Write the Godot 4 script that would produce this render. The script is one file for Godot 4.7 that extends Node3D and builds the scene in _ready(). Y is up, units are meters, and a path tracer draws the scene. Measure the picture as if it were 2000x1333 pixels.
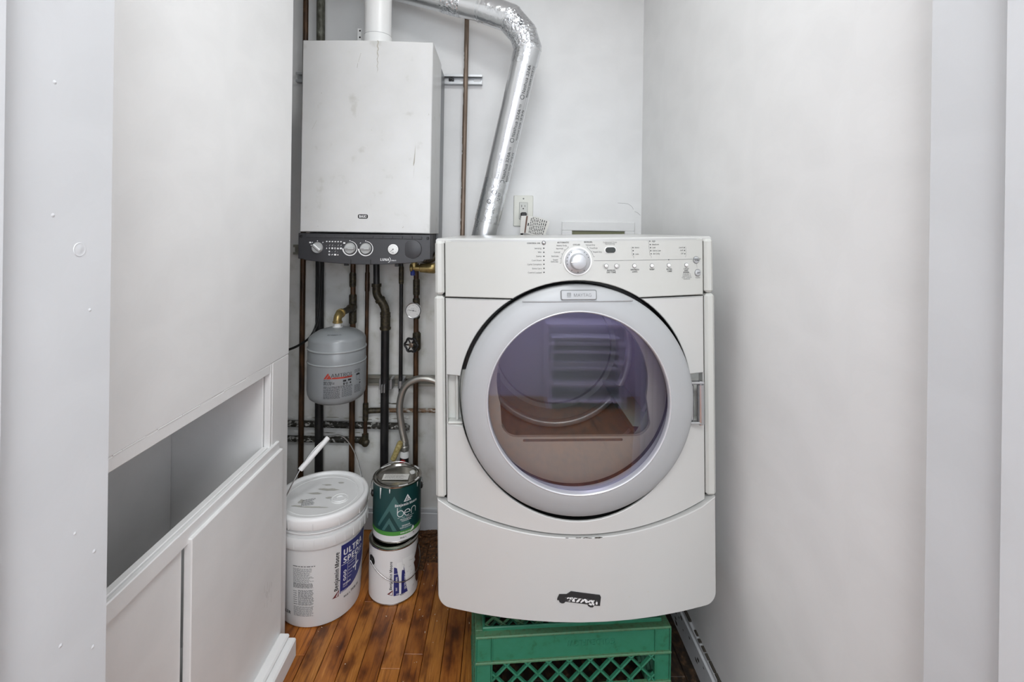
extends Node3D
# A laundry closet seen through its doorway: boiler, pipes and paint buckets on the left, a dryer on milk crates on the right.
# Metres, y up. The camera stands in the hall at the origin (1.27 m high) and looks along -z.

class MB:
	# collects triangles with their normals
	var v := PackedVector3Array()
	var n := PackedVector3Array()
	var xf := Transform3D()

	func tri(a: Vector3, b: Vector3, c: Vector3, na: Vector3, nb: Vector3, nc: Vector3) -> void:
		a = xf * a
		b = xf * b
		c = xf * c
		na = xf.basis * na
		nb = xf.basis * nb
		nc = xf.basis * nc
		if (b - a).cross(c - a).dot(na + nb + nc) > 0.0:
			v.append_array([a, c, b])
			n.append_array([na.normalized(), nc.normalized(), nb.normalized()])
		else:
			v.append_array([a, b, c])
			n.append_array([na.normalized(), nb.normalized(), nc.normalized()])

	func quad(a: Vector3, b: Vector3, c: Vector3, d: Vector3, nn: Vector3) -> void:
		tri(a, b, c, nn, nn, nn)
		tri(a, c, d, nn, nn, nn)

	func quadn(a: Vector3, b: Vector3, c: Vector3, d: Vector3, na: Vector3, nb: Vector3, nc: Vector3, nd: Vector3) -> void:
		tri(a, b, c, na, nb, nc)
		tri(a, c, d, na, nc, nd)

	func box(c: Vector3, s: Vector3, bev := 0.0015) -> void:
		var h := s * 0.5
		bev = minf(bev, minf(h.x, minf(h.y, h.z)) * 0.8)
		var i := h - Vector3(bev, bev, bev)
		for ax in 3:
			var u := (ax + 1) % 3
			var w := (ax + 2) % 3
			for sg in [-1.0, 1.0]:
				var nn := Vector3.ZERO
				nn[ax] = sg
				var p := []
				for k in [[-1, -1], [1, -1], [1, 1], [-1, 1]]:
					var q := Vector3.ZERO
					q[ax] = sg * h[ax]
					q[u] = k[0] * i[u]
					q[w] = k[1] * i[w]
					p.append(c + q)
				quad(p[0], p[1], p[2], p[3], nn)
			if bev <= 0.0:
				continue
			# the four edges that run along ax
			for su in [-1.0, 1.0]:
				for sw in [-1.0, 1.0]:
					var q1 := Vector3.ZERO
					var q2 := Vector3.ZERO
					q1[u] = su * h[u]
					q1[w] = sw * i[w]
					q2[u] = su * i[u]
					q2[w] = sw * h[w]
					var e := Vector3.ZERO
					e[ax] = i[ax]
					var nn2 := Vector3.ZERO
					nn2[u] = su
					nn2[w] = sw
					quad(c + q1 - e, c + q1 + e, c + q2 + e, c + q2 - e, nn2)
		if bev > 0.0:
			for sx in [-1.0, 1.0]:
				for sy in [-1.0, 1.0]:
					for sz in [-1.0, 1.0]:
						var nn3 := Vector3(sx, sy, sz)
						tri(c + Vector3(sx * h.x, sy * i.y, sz * i.z), c + Vector3(sx * i.x, sy * h.y, sz * i.z), c + Vector3(sx * i.x, sy * i.y, sz * h.z), nn3, nn3, nn3)

	# box given by its two corners
	func span(a: Vector3, b: Vector3, bev := 0.0015) -> void:
		box((a + b) * 0.5, (a - b).abs(), bev)

	# profile of (radius, height), turned about the local y axis; run it upwards along the outside
	func lathe(p: Array, seg := 32, crease := 40.0, a0 := 0.0, a1 := TAU) -> void:
		var m := p.size() - 1
		var ns := []
		for k in m:
			var d: Vector2 = p[k + 1] - p[k]
			ns.append(Vector2(d.y, -d.x).normalized())
		var lim := cos(deg_to_rad(crease))
		for k in m:
			var ne: Vector2 = ns[k]
			var nlo := ne
			var nhi := ne
			if k > 0 and ne.dot(ns[k - 1]) > lim:
				nlo = (ne + ns[k - 1]).normalized()
			if k < m - 1 and ne.dot(ns[k + 1]) > lim:
				nhi = (ne + ns[k + 1]).normalized()
			for j in seg:
				var t0 := a0 + (a1 - a0) * j / seg
				var t1 := a0 + (a1 - a0) * (j + 1) / seg
				var s0 := Vector3(sin(t0), 0, cos(t0))
				var s1 := Vector3(sin(t1), 0, cos(t1))
				var lo: Vector2 = p[k]
				var hi: Vector2 = p[k + 1]
				var A := s0 * lo.x + Vector3.UP * lo.y
				var B := s1 * lo.x + Vector3.UP * lo.y
				var C := s1 * hi.x + Vector3.UP * hi.y
				var D := s0 * hi.x + Vector3.UP * hi.y
				var n0 := s0 * nlo.x + Vector3.UP * nlo.y
				var n1 := s1 * nlo.x + Vector3.UP * nlo.y
				var n2 := s1 * nhi.x + Vector3.UP * nhi.y
				var n3 := s0 * nhi.x + Vector3.UP * nhi.y
				if lo.x > 1e-6:
					tri(A, B, C, n0, n1, n2)
				if hi.x > 1e-6:
					tri(A, C, D, n0, n2, n3)

	# round bar along a path; r is a number or one radius for each point
	func tube(pts: Array, r, seg := 16, caps := true) -> void:
		var m := pts.size()
		var ts := []
		for k in m:
			var a: Vector3 = pts[maxi(k - 1, 0)]
			var b: Vector3 = pts[mini(k + 1, m - 1)]
			ts.append((b - a).normalized())
		var t: Vector3 = ts[0]
		var x := t.cross(Vector3.BACK if absf(t.z) < 0.9 else Vector3.UP).normalized()
		var rings := []
		for k in m:
			t = ts[k]
			x = (x - t * x.dot(t)).normalized()
			var y := t.cross(x)
			var ring := []
			var rr: float = r[k] if r is Array else r
			for j in seg:
				var a := TAU * j / seg
				var d := x * cos(a) + y * sin(a)
				ring.append([pts[k] + d * rr, d])
			rings.append(ring)
		for k in m - 1:
			for j in seg:
				var j1 := (j + 1) % seg
				var a = rings[k][j]
				var b = rings[k][j1]
				var c = rings[k + 1][j1]
				var d = rings[k + 1][j]
				quadn(a[0], b[0], c[0], d[0], a[1], b[1], c[1], d[1])
		if caps:
			for j in seg:
				var j1 := (j + 1) % seg
				tri(pts[0], rings[0][j][0], rings[0][j1][0], -ts[0], -ts[0], -ts[0])
				tri(pts[m - 1], rings[m - 1][j][0], rings[m - 1][j1][0], ts[m - 1], ts[m - 1], ts[m - 1])

	# a plate with the outline poly (x, y), its face at z0 + bow(x), thickness th towards -z, rounded edge bev
	func panel(poly: PackedVector2Array, z0 := 0.0, th := 0.004, bev := 0.0, bow = null) -> void:
		var p := poly.duplicate()
		if Geometry2D.is_polygon_clockwise(p):
			p.reverse()
		var m := p.size()
		var out := []
		for k in m:
			var d0 := (p[k] - p[(k + m - 1) % m]).normalized()
			var d1 := (p[(k + 1) % m] - p[k]).normalized()
			var o0 := Vector2(d0.y, -d0.x)
			var o1 := Vector2(d1.y, -d1.x)
			out.append([o0, o1, (o0 + o1) / maxf(1.0 + o0.dot(o1), 0.35)])
		var ins := PackedVector2Array()
		for k in m:
			ins.append(p[k] - out[k][2] * bev)
		var pieces: Array = [ins]
		if bow != null:
			pieces = []
			var lo := 1e9
			var hi := -1e9
			for q in ins:
				lo = minf(lo, q.x)
				hi = maxf(hi, q.x)
			var cnt := maxi(1, int(ceil((hi - lo) / 0.016)))
			for k in cnt:
				var a := lo + (hi - lo) * k / cnt
				var b := lo + (hi - lo) * (k + 1) / cnt
				var strip := PackedVector2Array([Vector2(a, -9), Vector2(b, -9), Vector2(b, 9), Vector2(a, 9)])
				pieces.append_array(Geometry2D.intersect_polygons(ins, strip))
		for q in pieces:
			var ix := Geometry2D.triangulate_polygon(q)
			for k in range(0, ix.size(), 3):
				var w := []
				for e in 3:
					var g: Vector2 = q[ix[k + e]]
					w.append([Vector3(g.x, g.y, z0 + zb(bow, g.x)), nb(bow, g.x)])
				tri(w[0][0], w[1][0], w[2][0], w[0][1], w[1][1], w[2][1])
				if th > 0.0 and bow == null:
					tri(w[0][0] - Vector3(0, 0, th), w[1][0] - Vector3(0, 0, th), w[2][0] - Vector3(0, 0, th), Vector3.FORWARD, Vector3.FORWARD, Vector3.FORWARD)
		if th <= 0.0:
			return
		for k in m:
			var k1 := (k + 1) % m
			var e: Vector2 = out[k][1]
			var na := e
			var nbb := e
			if out[k][0].dot(out[k][1]) > 0.7:
				na = out[k][2]
			if out[k1][0].dot(out[k1][1]) > 0.7:
				nbb = out[k1][2]
			var n0 := Vector3(na.x, na.y, 0)
			var n1 := Vector3(nbb.x, nbb.y, 0)
			var za := z0 + zb(bow, p[k].x)
			var zc := z0 + zb(bow, p[k1].x)
			var A := Vector3(p[k].x, p[k].y, za - bev)
			var B := Vector3(p[k1].x, p[k1].y, zc - bev)
			if bev > 0.0:
				quadn(A, B, Vector3(ins[k1].x, ins[k1].y, zc), Vector3(ins[k].x, ins[k].y, za), n0, n1, nb(bow, p[k1].x), nb(bow, p[k].x))
			quadn(A, B, B - Vector3(0, 0, th - bev), A - Vector3(0, 0, th - bev), n0, n1, n1, n0)

	func zb(bow, x: float) -> float:
		return bow.call(x) if bow != null else 0.0

	func nb(bow, x: float) -> Vector3:
		if bow == null:
			return Vector3.BACK
		return Vector3((bow.call(x - 0.002) - bow.call(x + 0.002)) / 0.004, 0, 1).normalized()

	# flat print: the outline poly (u, v) laid on a surface by at(u, v) -> [place, normal]
	func decal(poly: PackedVector2Array, at: Callable, step := 0.008) -> void:
		var lo := 1e9
		var hi := -1e9
		for q in poly:
			lo = minf(lo, q.x)
			hi = maxf(hi, q.x)
		var cnt := maxi(1, int(ceil((hi - lo) / step)))
		for k in cnt:
			var a := lo + (hi - lo) * k / cnt
			var b := lo + (hi - lo) * (k + 1) / cnt
			var strip := PackedVector2Array([Vector2(a, -9), Vector2(b, -9), Vector2(b, 9), Vector2(a, 9)])
			for q in Geometry2D.intersect_polygons(poly, strip):
				var ix := Geometry2D.triangulate_polygon(q)
				for t in range(0, ix.size(), 3):
					var w := []
					for e in 3:
						w.append(at.call(q[ix[t + e]]))
					tri(w[0][0], w[1][0], w[2][0], w[0][1], w[1][1], w[2][1])

	func rect(u0: float, v0: float, u1: float, v1: float, at: Callable, step := 0.008) -> void:
		decal(PackedVector2Array([Vector2(u0, v0), Vector2(u1, v0), Vector2(u1, v1), Vector2(u0, v1)]), at, step)

	func write(s: String, cap: float, u: float, vv: float, at: Callable, font: Font, align := 0, squeeze := 1.0) -> void:
		var t := TextMesh.new()
		t.font = font
		t.text = s
		t.font_size = 48
		t.pixel_size = cap / 34.3
		t.depth = 0.0
		t.curve_step = 3.0
		t.vertical_alignment = VERTICAL_ALIGNMENT_TOP
		var a := t.surface_get_arrays(0)
		var pts: PackedVector3Array = a[Mesh.ARRAY_VERTEX]
		if pts.is_empty():
			return
		var lo := 1e9
		var hi := -1e9
		for q in pts:
			lo = minf(lo, q.x)
			hi = maxf(hi, q.x)
		var base := -font.get_ascent(48) * t.pixel_size + cap * 0.5
		var du := -(lo + hi) * 0.5 if align == 0 else (-lo if align < 0 else -hi)
		var ix: PackedInt32Array = a[Mesh.ARRAY_INDEX] if a[Mesh.ARRAY_INDEX] != null else PackedInt32Array(range(pts.size()))
		for k in range(0, ix.size() - 2, 3):
			var w := []
			for e in 3:
				var q := pts[ix[k + e]]
				w.append(at.call(Vector2(u + (q.x + du) * squeeze, vv + q.y - base)))
			tri(w[0][0], w[1][0], w[2][0], w[0][1], w[1][1], w[2][1])

	# raised moulded letters, centred on the local origin
	func emboss(s: String, cap: float, depth: float, font: Font) -> void:
		var t := TextMesh.new()
		t.font = font
		t.text = s
		t.font_size = 48
		t.pixel_size = cap / 34.3
		t.depth = depth
		t.curve_step = 3.0
		for k in t.get_surface_count():
			var a := t.surface_get_arrays(k)
			var p: PackedVector3Array = a[Mesh.ARRAY_VERTEX]
			var q: PackedVector3Array = a[Mesh.ARRAY_NORMAL]
			var ix: PackedInt32Array = a[Mesh.ARRAY_INDEX] if a[Mesh.ARRAY_INDEX] != null else PackedInt32Array(range(p.size()))
			for e in range(0, ix.size() - 2, 3):
				tri(p[ix[e]], p[ix[e + 1]], p[ix[e + 2]], q[ix[e]], q[ix[e + 1]], q[ix[e + 2]])

	# rows of print too fine to read
	func rows(u0: float, u1: float, v0: float, v1: float, count: int, h: float, at: Callable, rng: RandomNumberGenerator, ragged := 0.3, word := 0.006) -> void:
		for k in count:
			var y := v1 + (v0 - v1) * (k + 0.5) / count
			var end := u1 - rng.randf() * ragged * (u1 - u0)
			var x := u0
			while x < end:
				var w := minf(rng.randf_range(0.4, 1.6) * word, end - x)
				rect(x, y - h * 0.5, x + w, y + h * 0.5, at, 0.02)
				x += w + word * 0.25


# ---------------------------------------------------------------- nodes
var M := {}
var sans: SystemFont
var bold: SystemFont
var names := {}


func numbered(called: String) -> String:
	var k: int = names.get(called, 0)
	names[called] = k + 1
	return called if k == 0 else "%s_%03d" % [called, k]


func thing(called: String, label: String, category: String, at := Vector3.ZERO, group := "") -> Node3D:
	var o := Node3D.new()
	o.name = numbered(called)
	add_child(o)
	o.position = at
	o.set_meta("label", label)
	o.set_meta("category", category)
	if group:
		o.set_meta("group", group)
	return o


# one mesh of its own; world = true when the triangles were given in world places
func part(called: String, mb: MB, m: String, parent: Node, world := false) -> MeshInstance3D:
	var o := MeshInstance3D.new()
	o.name = called
	var vv := mb.v
	if world:
		var base := Vector3.ZERO
		var up: Node = parent
		while up is Node3D and up != self:
			base += up.position
			up = up.get_parent()
		if base != Vector3.ZERO:
			for k in vv.size():
				vv[k] -= base
	var a := []
	a.resize(Mesh.ARRAY_MAX)
	a[Mesh.ARRAY_VERTEX] = vv
	a[Mesh.ARRAY_NORMAL] = mb.n
	var am := ArrayMesh.new()
	am.add_surface_from_arrays(Mesh.PRIMITIVE_TRIANGLES, a)
	o.mesh = am
	o.material_override = M[m]
	o.cast_shadow = GeometryInstance3D.SHADOW_CASTING_SETTING_ON
	parent.add_child(o, true)
	return o


func struct(called: String, mb: MB, m: String) -> MeshInstance3D:
	var o := part(called, mb, m, self)
	o.set_meta("kind", "structure")
	return o


func tag(o: Node, label: String, category := "", group := "") -> void:
	o.set_meta("label", label)
	if category:
		o.set_meta("category", category)
	if group:
		o.set_meta("group", group)


# ---------------------------------------------------------------- shapes and surfaces
func arc(c: Vector2, r: float, a0: float, a1: float, k: int) -> PackedVector2Array:
	var p := PackedVector2Array()
	for j in k + 1:
		var a := a0 + (a1 - a0) * j / k
		p.append(c + Vector2(cos(a), sin(a)) * r)
	return p


func rrect(c: Vector2, s: Vector2, r: float, k := 5) -> PackedVector2Array:
	var p := PackedVector2Array()
	var h := s * 0.5 - Vector2(r, r)
	p.append_array(arc(c + Vector2(h.x, h.y), r, 0, PI / 2, k))
	p.append_array(arc(c + Vector2(-h.x, h.y), r, PI / 2, PI, k))
	p.append_array(arc(c + Vector2(-h.x, -h.y), r, PI, PI * 1.5, k))
	p.append_array(arc(c + Vector2(h.x, -h.y), r, PI * 1.5, TAU, k))
	return p


func circle(c: Vector2, r: float, k := 32) -> PackedVector2Array:
	var p := arc(c, r, 0, TAU, k)
	p.remove_at(k)
	return p


func ring_arc(c: Vector2, r0: float, r1: float, a0: float, a1: float, k := 24) -> PackedVector2Array:
	var p := arc(c, r1, a0, a1, k)
	var q := arc(c, r0, a0, a1, k)
	q.reverse()
	p.append_array(q)
	return p


# surface of an upright can: u runs round it to the right, v up; a0 is the angle at u = 0 (0 looks along +z)
func on_can(c: Vector3, r: float, a0: float, taper := 0.0, lift := 0.0004) -> Callable:
	return func(q: Vector2) -> Array:
		var rr := r + taper * q.y + lift
		var a := a0 + q.x / r
		var d := Vector3(sin(a), 0, cos(a))
		return [c + d * rr + Vector3(0, q.y, 0), d]


# a plane: o its zero, x and y its unit axes
func on_plane(o: Vector3, x := Vector3.RIGHT, y := Vector3.UP) -> Callable:
	return func(q: Vector2) -> Array:
		return [o + x * q.x + y * q.y, x.cross(y)]


# the same surface with the writing turned by a right angle (reads upwards)
func turned(at: Callable, u: float, v: float) -> Callable:
	return func(q: Vector2) -> Array:
		return at.call(Vector2(u - q.y, v + q.x))


# side of a straight round bar: u along it from a, v round it; face is the direction of v = 0
func on_bar(a: Vector3, b: Vector3, r: float, face: Vector3, lift := 0.0006) -> Callable:
	var d := (b - a).normalized()
	var f := (face - d * face.dot(d)).normalized()
	var s := d.cross(f)
	return func(q: Vector2) -> Array:
		var g := q.y / r
		var e := f * cos(g) - s * sin(g)
		return [a + d * q.x + e * (r + lift), e]


func curve(pts: Array, each := 8) -> Array:
	var out := []
	for k in pts.size() - 1:
		var p0: Vector3 = pts[maxi(k - 1, 0)]
		var p1: Vector3 = pts[k]
		var p2: Vector3 = pts[k + 1]
		var p3: Vector3 = pts[mini(k + 2, pts.size() - 1)]
		for j in each:
			out.append(p1.cubic_interpolate(p2, p0, p3, float(j) / each))
	out.append(pts[-1])
	return out


func noise(freq: float, seed_: int, octaves := 4, type := FastNoiseLite.TYPE_SIMPLEX_SMOOTH) -> FastNoiseLite:
	var f := FastNoiseLite.new()
	f.noise_type = type
	f.frequency = freq
	f.seed = seed_
	f.fractal_octaves = octaves
	return f


func ntex(freq: float, seed_: int, stops: Array = [], octaves := 4, size := 512, normal := 0.0) -> NoiseTexture2D:
	var t := NoiseTexture2D.new()
	t.width = size
	t.height = size
	t.seamless = true
	t.noise = noise(freq, seed_, octaves)
	if normal > 0.0:
		t.as_normal_map = true
		t.bump_strength = normal
	if stops:
		var g := Gradient.new()
		var off := PackedFloat32Array()
		var col := PackedColorArray()
		for s in stops:
			off.append(s[0])
			col.append(s[1])
		g.offsets = off
		g.colors = col
		t.color_ramp = g
	return t


func mat(key: String, c: Color, rough := 0.5, metal := 0.0, spec := 0.5) -> StandardMaterial3D:
	var m := StandardMaterial3D.new()
	m.resource_name = key
	m.albedo_color = c
	m.roughness = rough
	m.metallic = metal
	m.metallic_specular = spec
	M[key] = m
	return m


func c8(r: int, g: int, b: int) -> Color:
	return Color8(r, g, b)


func tri_map(m: StandardMaterial3D, scale: Vector3, world := true) -> void:
	m.uv1_triplanar = true
	m.uv1_world_triplanar = world
	m.uv1_scale = scale


func relief(m: StandardMaterial3D, tex: Texture2D, cm: float) -> void:
	m.heightmap_enabled = true
	m.heightmap_texture = tex
	m.heightmap_scale = cm


func materials() -> void:
	sans = SystemFont.new()
	sans.font_names = PackedStringArray(["Droid Sans"])
	bold = SystemFont.new()
	bold.font_names = PackedStringArray(["Droid Sans"])
	bold.font_weight = 700

	var orange_peel := ntex(0.05, 3, [], 4, 512)
	var blotch := ntex(0.006, 8, [[0.0, c8(252, 252, 252)], [1.0, c8(246, 246, 246)]], 3, 256)
	for d in [["wall_paint", c8(241, 241, 240), 0.55], ["trim_paint", c8(217, 219, 221), 0.42], ["cabinet_paint", c8(246, 246, 245), 0.5], ["ceiling_paint", c8(244, 244, 244), 0.8]]:
		var w := mat(d[0], d[1], d[2])
		w.albedo_texture = blotch
		tri_map(w, Vector3(3.2, 3.2, 3.2))
		relief(w, orange_peel, 0.006)
	# wall paint behind the pipes: slightly darker than the rest, with grime in patches
	var old := mat("patchy_wall_paint", Color.WHITE, 0.55)
	old.albedo_texture = ntex(0.014, 21, [[0.0, c8(200, 198, 188)], [0.25, c8(222, 222, 216)], [0.5, c8(231, 231, 227)], [1.0, c8(234, 234, 231)]], 5)
	tri_map(old, Vector3(1.5, 1.5, 1.5))
	relief(old, orange_peel, 0.02)
	mat("hall_paint", c8(236, 236, 238), 0.6)
	mat("lilac_paint", c8(228, 225, 238), 0.6)
	mat("groove", c8(96, 96, 94), 0.8)
	mat("wall_crack", c8(168, 168, 166), 0.8)

	# floorboards: five tones of the same stained pine
	var stain := ntex(0.012, 40, [[0.0, c8(112, 94, 80)], [0.3, c8(188, 172, 158)], [0.5, c8(232, 224, 216)], [0.75, c8(252, 250, 248)], [1.0, c8(255, 255, 255)]], 5)
	var grain := ntex(0.02, 31, [[0.0, c8(118, 68, 26)], [0.3, c8(170, 106, 44)], [0.5, c8(194, 126, 54)], [0.7, c8(178, 112, 46)], [1.0, c8(222, 156, 82)]], 5)
	var k := 0
	for tone in [c8(255, 255, 255), c8(238, 230, 224), c8(252, 240, 230), c8(222, 212, 204), c8(245, 248, 250)]:
		var p := mat("floorboard_%d" % k, tone, 0.36)
		p.albedo_texture = grain
		tri_map(p, Vector3(9.0, 3.0, 0.45))
		p.uv1_offset = Vector3(0.37 * k, 0.2 * k, 0.23 * k)
		p.detail_enabled = true
		p.detail_albedo = stain
		p.detail_blend_mode = BaseMaterial3D.BLEND_MODE_MUL
		p.detail_uv_layer = BaseMaterial3D.DETAIL_UV_2
		p.uv2_triplanar = true
		p.uv2_world_triplanar = true
		p.uv2_scale = Vector3(2.4, 1.5, 1.1)
		relief(p, grain, 0.04)
		k += 1
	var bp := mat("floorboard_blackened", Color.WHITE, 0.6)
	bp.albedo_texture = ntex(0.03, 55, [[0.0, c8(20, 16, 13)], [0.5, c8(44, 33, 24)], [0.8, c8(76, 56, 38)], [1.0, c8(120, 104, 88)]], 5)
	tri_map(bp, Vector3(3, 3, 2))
	var dark_brown := mat("dark_brown_board", Color.WHITE, 0.7)
	dark_brown.albedo_texture = ntex(0.03, 56, [[0.0, c8(36, 22, 12)], [0.45, c8(84, 52, 26)], [1.0, c8(150, 98, 48)]], 5)
	tri_map(dark_brown, Vector3(4, 4, 4))
	mat("subfloor", c8(40, 28, 20), 0.9)
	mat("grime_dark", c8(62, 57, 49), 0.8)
	mat("debris", c8(214, 204, 186), 0.8)

	# dryer
	var enamel := mat("dryer_enamel", c8(197, 197, 194), 0.28)
	enamel.clearcoat_enabled = true
	enamel.clearcoat = 0.3
	enamel.clearcoat_roughness = 0.2
	mat("dryer_plastic", c8(196, 197, 192), 0.38)
	mat("dryer_shell", c8(212, 212, 210), 0.35)
	mat("door_silver", c8(172, 174, 175), 0.5, 0.2)
	mat("door_rim", c8(206, 207, 210), 0.3, 0.4)
	mat("gasket", c8(22, 24, 23), 0.35)
	mat("recess_dark", c8(30, 31, 30), 0.7)
	mat("chrome", c8(198, 199, 201), 0.26, 0.9)
	mat("knob_grey", c8(188, 190, 192), 0.35, 0.35)
	mat("button_white", c8(236, 236, 234), 0.3)
	mat("button_grey", c8(178, 180, 181), 0.4)
	mat("print_dark", c8(52, 54, 54), 0.6)
	mat("print_grey", c8(120, 122, 122), 0.6)
	mat("display_window", c8(58, 62, 60), 0.15)
	mat("drum_bulkhead", c8(140, 136, 128), 0.36, 0.1)
	mat("drum_rim", c8(150, 152, 150), 0.35, 0.4)
	mat("drum_steel", c8(110, 118, 112), 0.36, 0.3)
	mat("drum_back", c8(122, 126, 122), 0.5, 0.1)
	mat("drum_vane", c8(136, 158, 148), 0.4)
	mat("lint_screen", c8(70, 68, 66), 0.6)
	var glass := mat("door_glass", Color(0.82, 0.78, 0.97, 0.095), 0.02, 1.0, 0.5)
	# faintly streaked mirror coating
	glass.albedo_texture = ntex(0.02, 44, [[0.0, c8(255, 255, 255)], [1.0, c8(246, 246, 250)]], 2, 64)
	tri_map(glass, Vector3(2, 2, 2))
	glass.transparency = BaseMaterial3D.TRANSPARENCY_ALPHA
	mat("magnet_black", c8(40, 41, 42), 0.55)
	var chip := mat("magnet_chipped", Color.WHITE, 0.6)
	chip.albedo_texture = ntex(0.03, 61, [[0.0, c8(44, 44, 45)], [0.47, c8(50, 50, 50)], [0.5, c8(222, 222, 220)], [1.0, c8(236, 236, 235)]], 3, 256)
	tri_map(chip, Vector3(14, 14, 14))

	# crate
	var gp := mat("crate_green", c8(50, 122, 95), 0.45)
	gp.albedo_texture = ntex(0.02, 70, [[0.0, c8(196, 196, 170)], [0.3, c8(238, 244, 236)], [1.0, c8(255, 255, 255)]], 5)
	tri_map(gp, Vector3(3, 3, 3))
	var gd := mat("crate_dusty", c8(88, 132, 104), 0.6)
	gd.albedo_texture = ntex(0.03, 71, [[0.0, c8(200, 180, 150)], [0.5, c8(235, 235, 220)], [1.0, c8(190, 235, 215)]], 5)
	tri_map(gd, Vector3(4, 4, 4))

	# boiler
	var be := mat("boiler_enamel", Color.WHITE, 0.38)
	be.albedo_texture = ntex(0.012, 80, [[0.0, c8(192, 191, 186)], [0.22, c8(208, 208, 206)], [1.0, c8(213, 213, 212)]], 5)
	tri_map(be, Vector3(1.5, 1.5, 1.5))
	mat("boiler_frame", c8(140, 142, 144), 0.45, 0.4)
	mat("panel_black", c8(58, 58, 61), 0.42)
	mat("panel_knob", c8(186, 187, 186), 0.35, 0.3)
	mat("print_white", c8(238, 238, 238), 0.5)
	mat("black", c8(16, 16, 16), 0.5)
	mat("gauge_face", c8(232, 232, 230), 0.3)
	mat("rust_stain", c8(176, 172, 160), 0.6)
	mat("scuff", c8(164, 160, 150), 0.6)
	mat("flue_white", c8(236, 236, 234), 0.35)
	mat("seam_grey", c8(150, 150, 150), 0.6)

	# metals
	var cop := mat("copper", Color.WHITE, 0.42, 0.35)
	cop.albedo_texture = ntex(0.02, 90, [[0.0, c8(34, 25, 18)], [0.4, c8(66, 47, 32)], [0.75, c8(90, 64, 42)], [1.0, c8(116, 84, 56)]], 4, 256)
	tri_map(cop, Vector3(7, 1.6, 7))
	var cb := mat("copper_bright", Color.WHITE, 0.36, 0.4)
	cb.albedo_texture = ntex(0.02, 91, [[0.0, c8(104, 90, 78)], [1.0, c8(146, 128, 112)]], 3, 256)
	tri_map(cb, Vector3(5, 1.2, 5))
	var fit := mat("bronze_fitting", Color.WHITE, 0.5, 0.35)
	fit.albedo_texture = ntex(0.03, 92, [[0.0, c8(30, 28, 22)], [0.5, c8(62, 56, 42)], [1.0, c8(96, 84, 58)]], 4, 256)
	tri_map(fit, Vector3(9, 9, 9))
	var br := mat("brass", Color.WHITE, 0.35, 0.7)
	br.albedo_texture = ntex(0.02, 93, [[0.0, c8(118, 100, 62)], [0.5, c8(172, 152, 100)], [1.0, c8(198, 180, 130)]], 4, 256)
	tri_map(br, Vector3(6, 6, 6))
	var tape := mat("masking_tape", Color.WHITE, 0.8)
	tape.albedo_texture = ntex(0.03, 94, [[0.0, c8(112, 96, 52)], [0.5, c8(176, 160, 104)], [1.0, c8(208, 196, 150)]], 4, 256)
	tri_map(tape, Vector3(9, 9, 9))
	var iron := mat("black_iron", Color.WHITE, 0.42, 0.2)
	iron.albedo_texture = ntex(0.02, 95, [[0.0, c8(20, 20, 21)], [0.6, c8(38, 38, 39)], [1.0, c8(62, 60, 56)]], 4, 256)
	tri_map(iron, Vector3(5, 2, 5))
	var galv := mat("old_galvanised", Color.WHITE, 0.5, 0.3)
	galv.albedo_texture = ntex(0.03, 96, [[0.0, c8(52, 50, 42)], [0.5, c8(88, 88, 78)], [0.85, c8(122, 122, 112)], [1.0, c8(200, 200, 196)]], 5, 256)
	tri_map(galv, Vector3(7, 3, 7))
	# painted pipes with the paint flaking off
	var flake := mat("flaking_paint", Color.WHITE, 0.6)
	flake.albedo_texture = ntex(0.03, 97, [[0.0, c8(30, 29, 24)], [0.64, c8(52, 50, 42)], [0.67, c8(186, 185, 180)], [1.0, c8(220, 220, 216)]], 4, 512)
	tri_map(flake, Vector3(2.2, 3.5, 3.5))
	relief(flake, flake.albedo_texture, 0.12)
	var flake2 := mat("flaking_copper", Color.WHITE, 0.5)
	flake2.albedo_texture = ntex(0.03, 98, [[0.0, c8(96, 70, 48)], [0.6, c8(132, 104, 78)], [0.63, c8(196, 194, 186)], [1.0, c8(216, 215, 210)]], 4, 512)
	tri_map(flake2, Vector3(2.0, 4, 4))
	var foil := mat("foil_tape", c8(226, 228, 230), 0.24, 1.0)
	relief(foil, ntex(0.02, 99, [], 3, 512), 0.16)
	tri_map(foil, Vector3(4, 4, 4))
	var foil2 := mat("crumpled_foil", c8(222, 224, 227), 0.22, 1.0)
	relief(foil2, ntex(0.025, 100, [], 3, 512), 0.5)
	tri_map(foil2, Vector3(5, 5, 5))
	var sheet := mat("duct_metal", c8(224, 225, 226), 0.3, 0.9)
	relief(sheet, ntex(0.012, 101, [], 2, 256), 0.15)
	tri_map(sheet, Vector3(3, 3, 3))
	mat("foil_print", c8(74, 76, 80), 0.9)
	mat("foil_print_red", c8(160, 96, 96), 0.5)
	mat("strut_steel", c8(186, 188, 190), 0.34, 0.8)
	mat("strut_old", c8(150, 148, 138), 0.5, 0.5)
	mat("flex_steel", c8(168, 166, 160), 0.34, 0.8)
	mat("teflon", c8(232, 232, 230), 0.6)
	mat("red_paint", c8(168, 44, 42), 0.45)
	mat("blue_plastic", c8(44, 62, 142), 0.4)
	mat("cable_black", c8(26, 27, 26), 0.45)
	mat("tank_grey", c8(146, 150, 152), 0.28)
	mat("tank_rib", c8(160, 164, 165), 0.25)
	mat("print_red", c8(172, 58, 44), 0.5)
	mat("label_silver", c8(172, 175, 178), 0.45)

	# paint cans and bucket
	mat("bucket_plastic", c8(226, 226, 225), 0.4)
	mat("bucket_lid", c8(245, 245, 244), 0.42)
	mat("print_blue", c8(44, 50, 116), 0.4)
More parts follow.
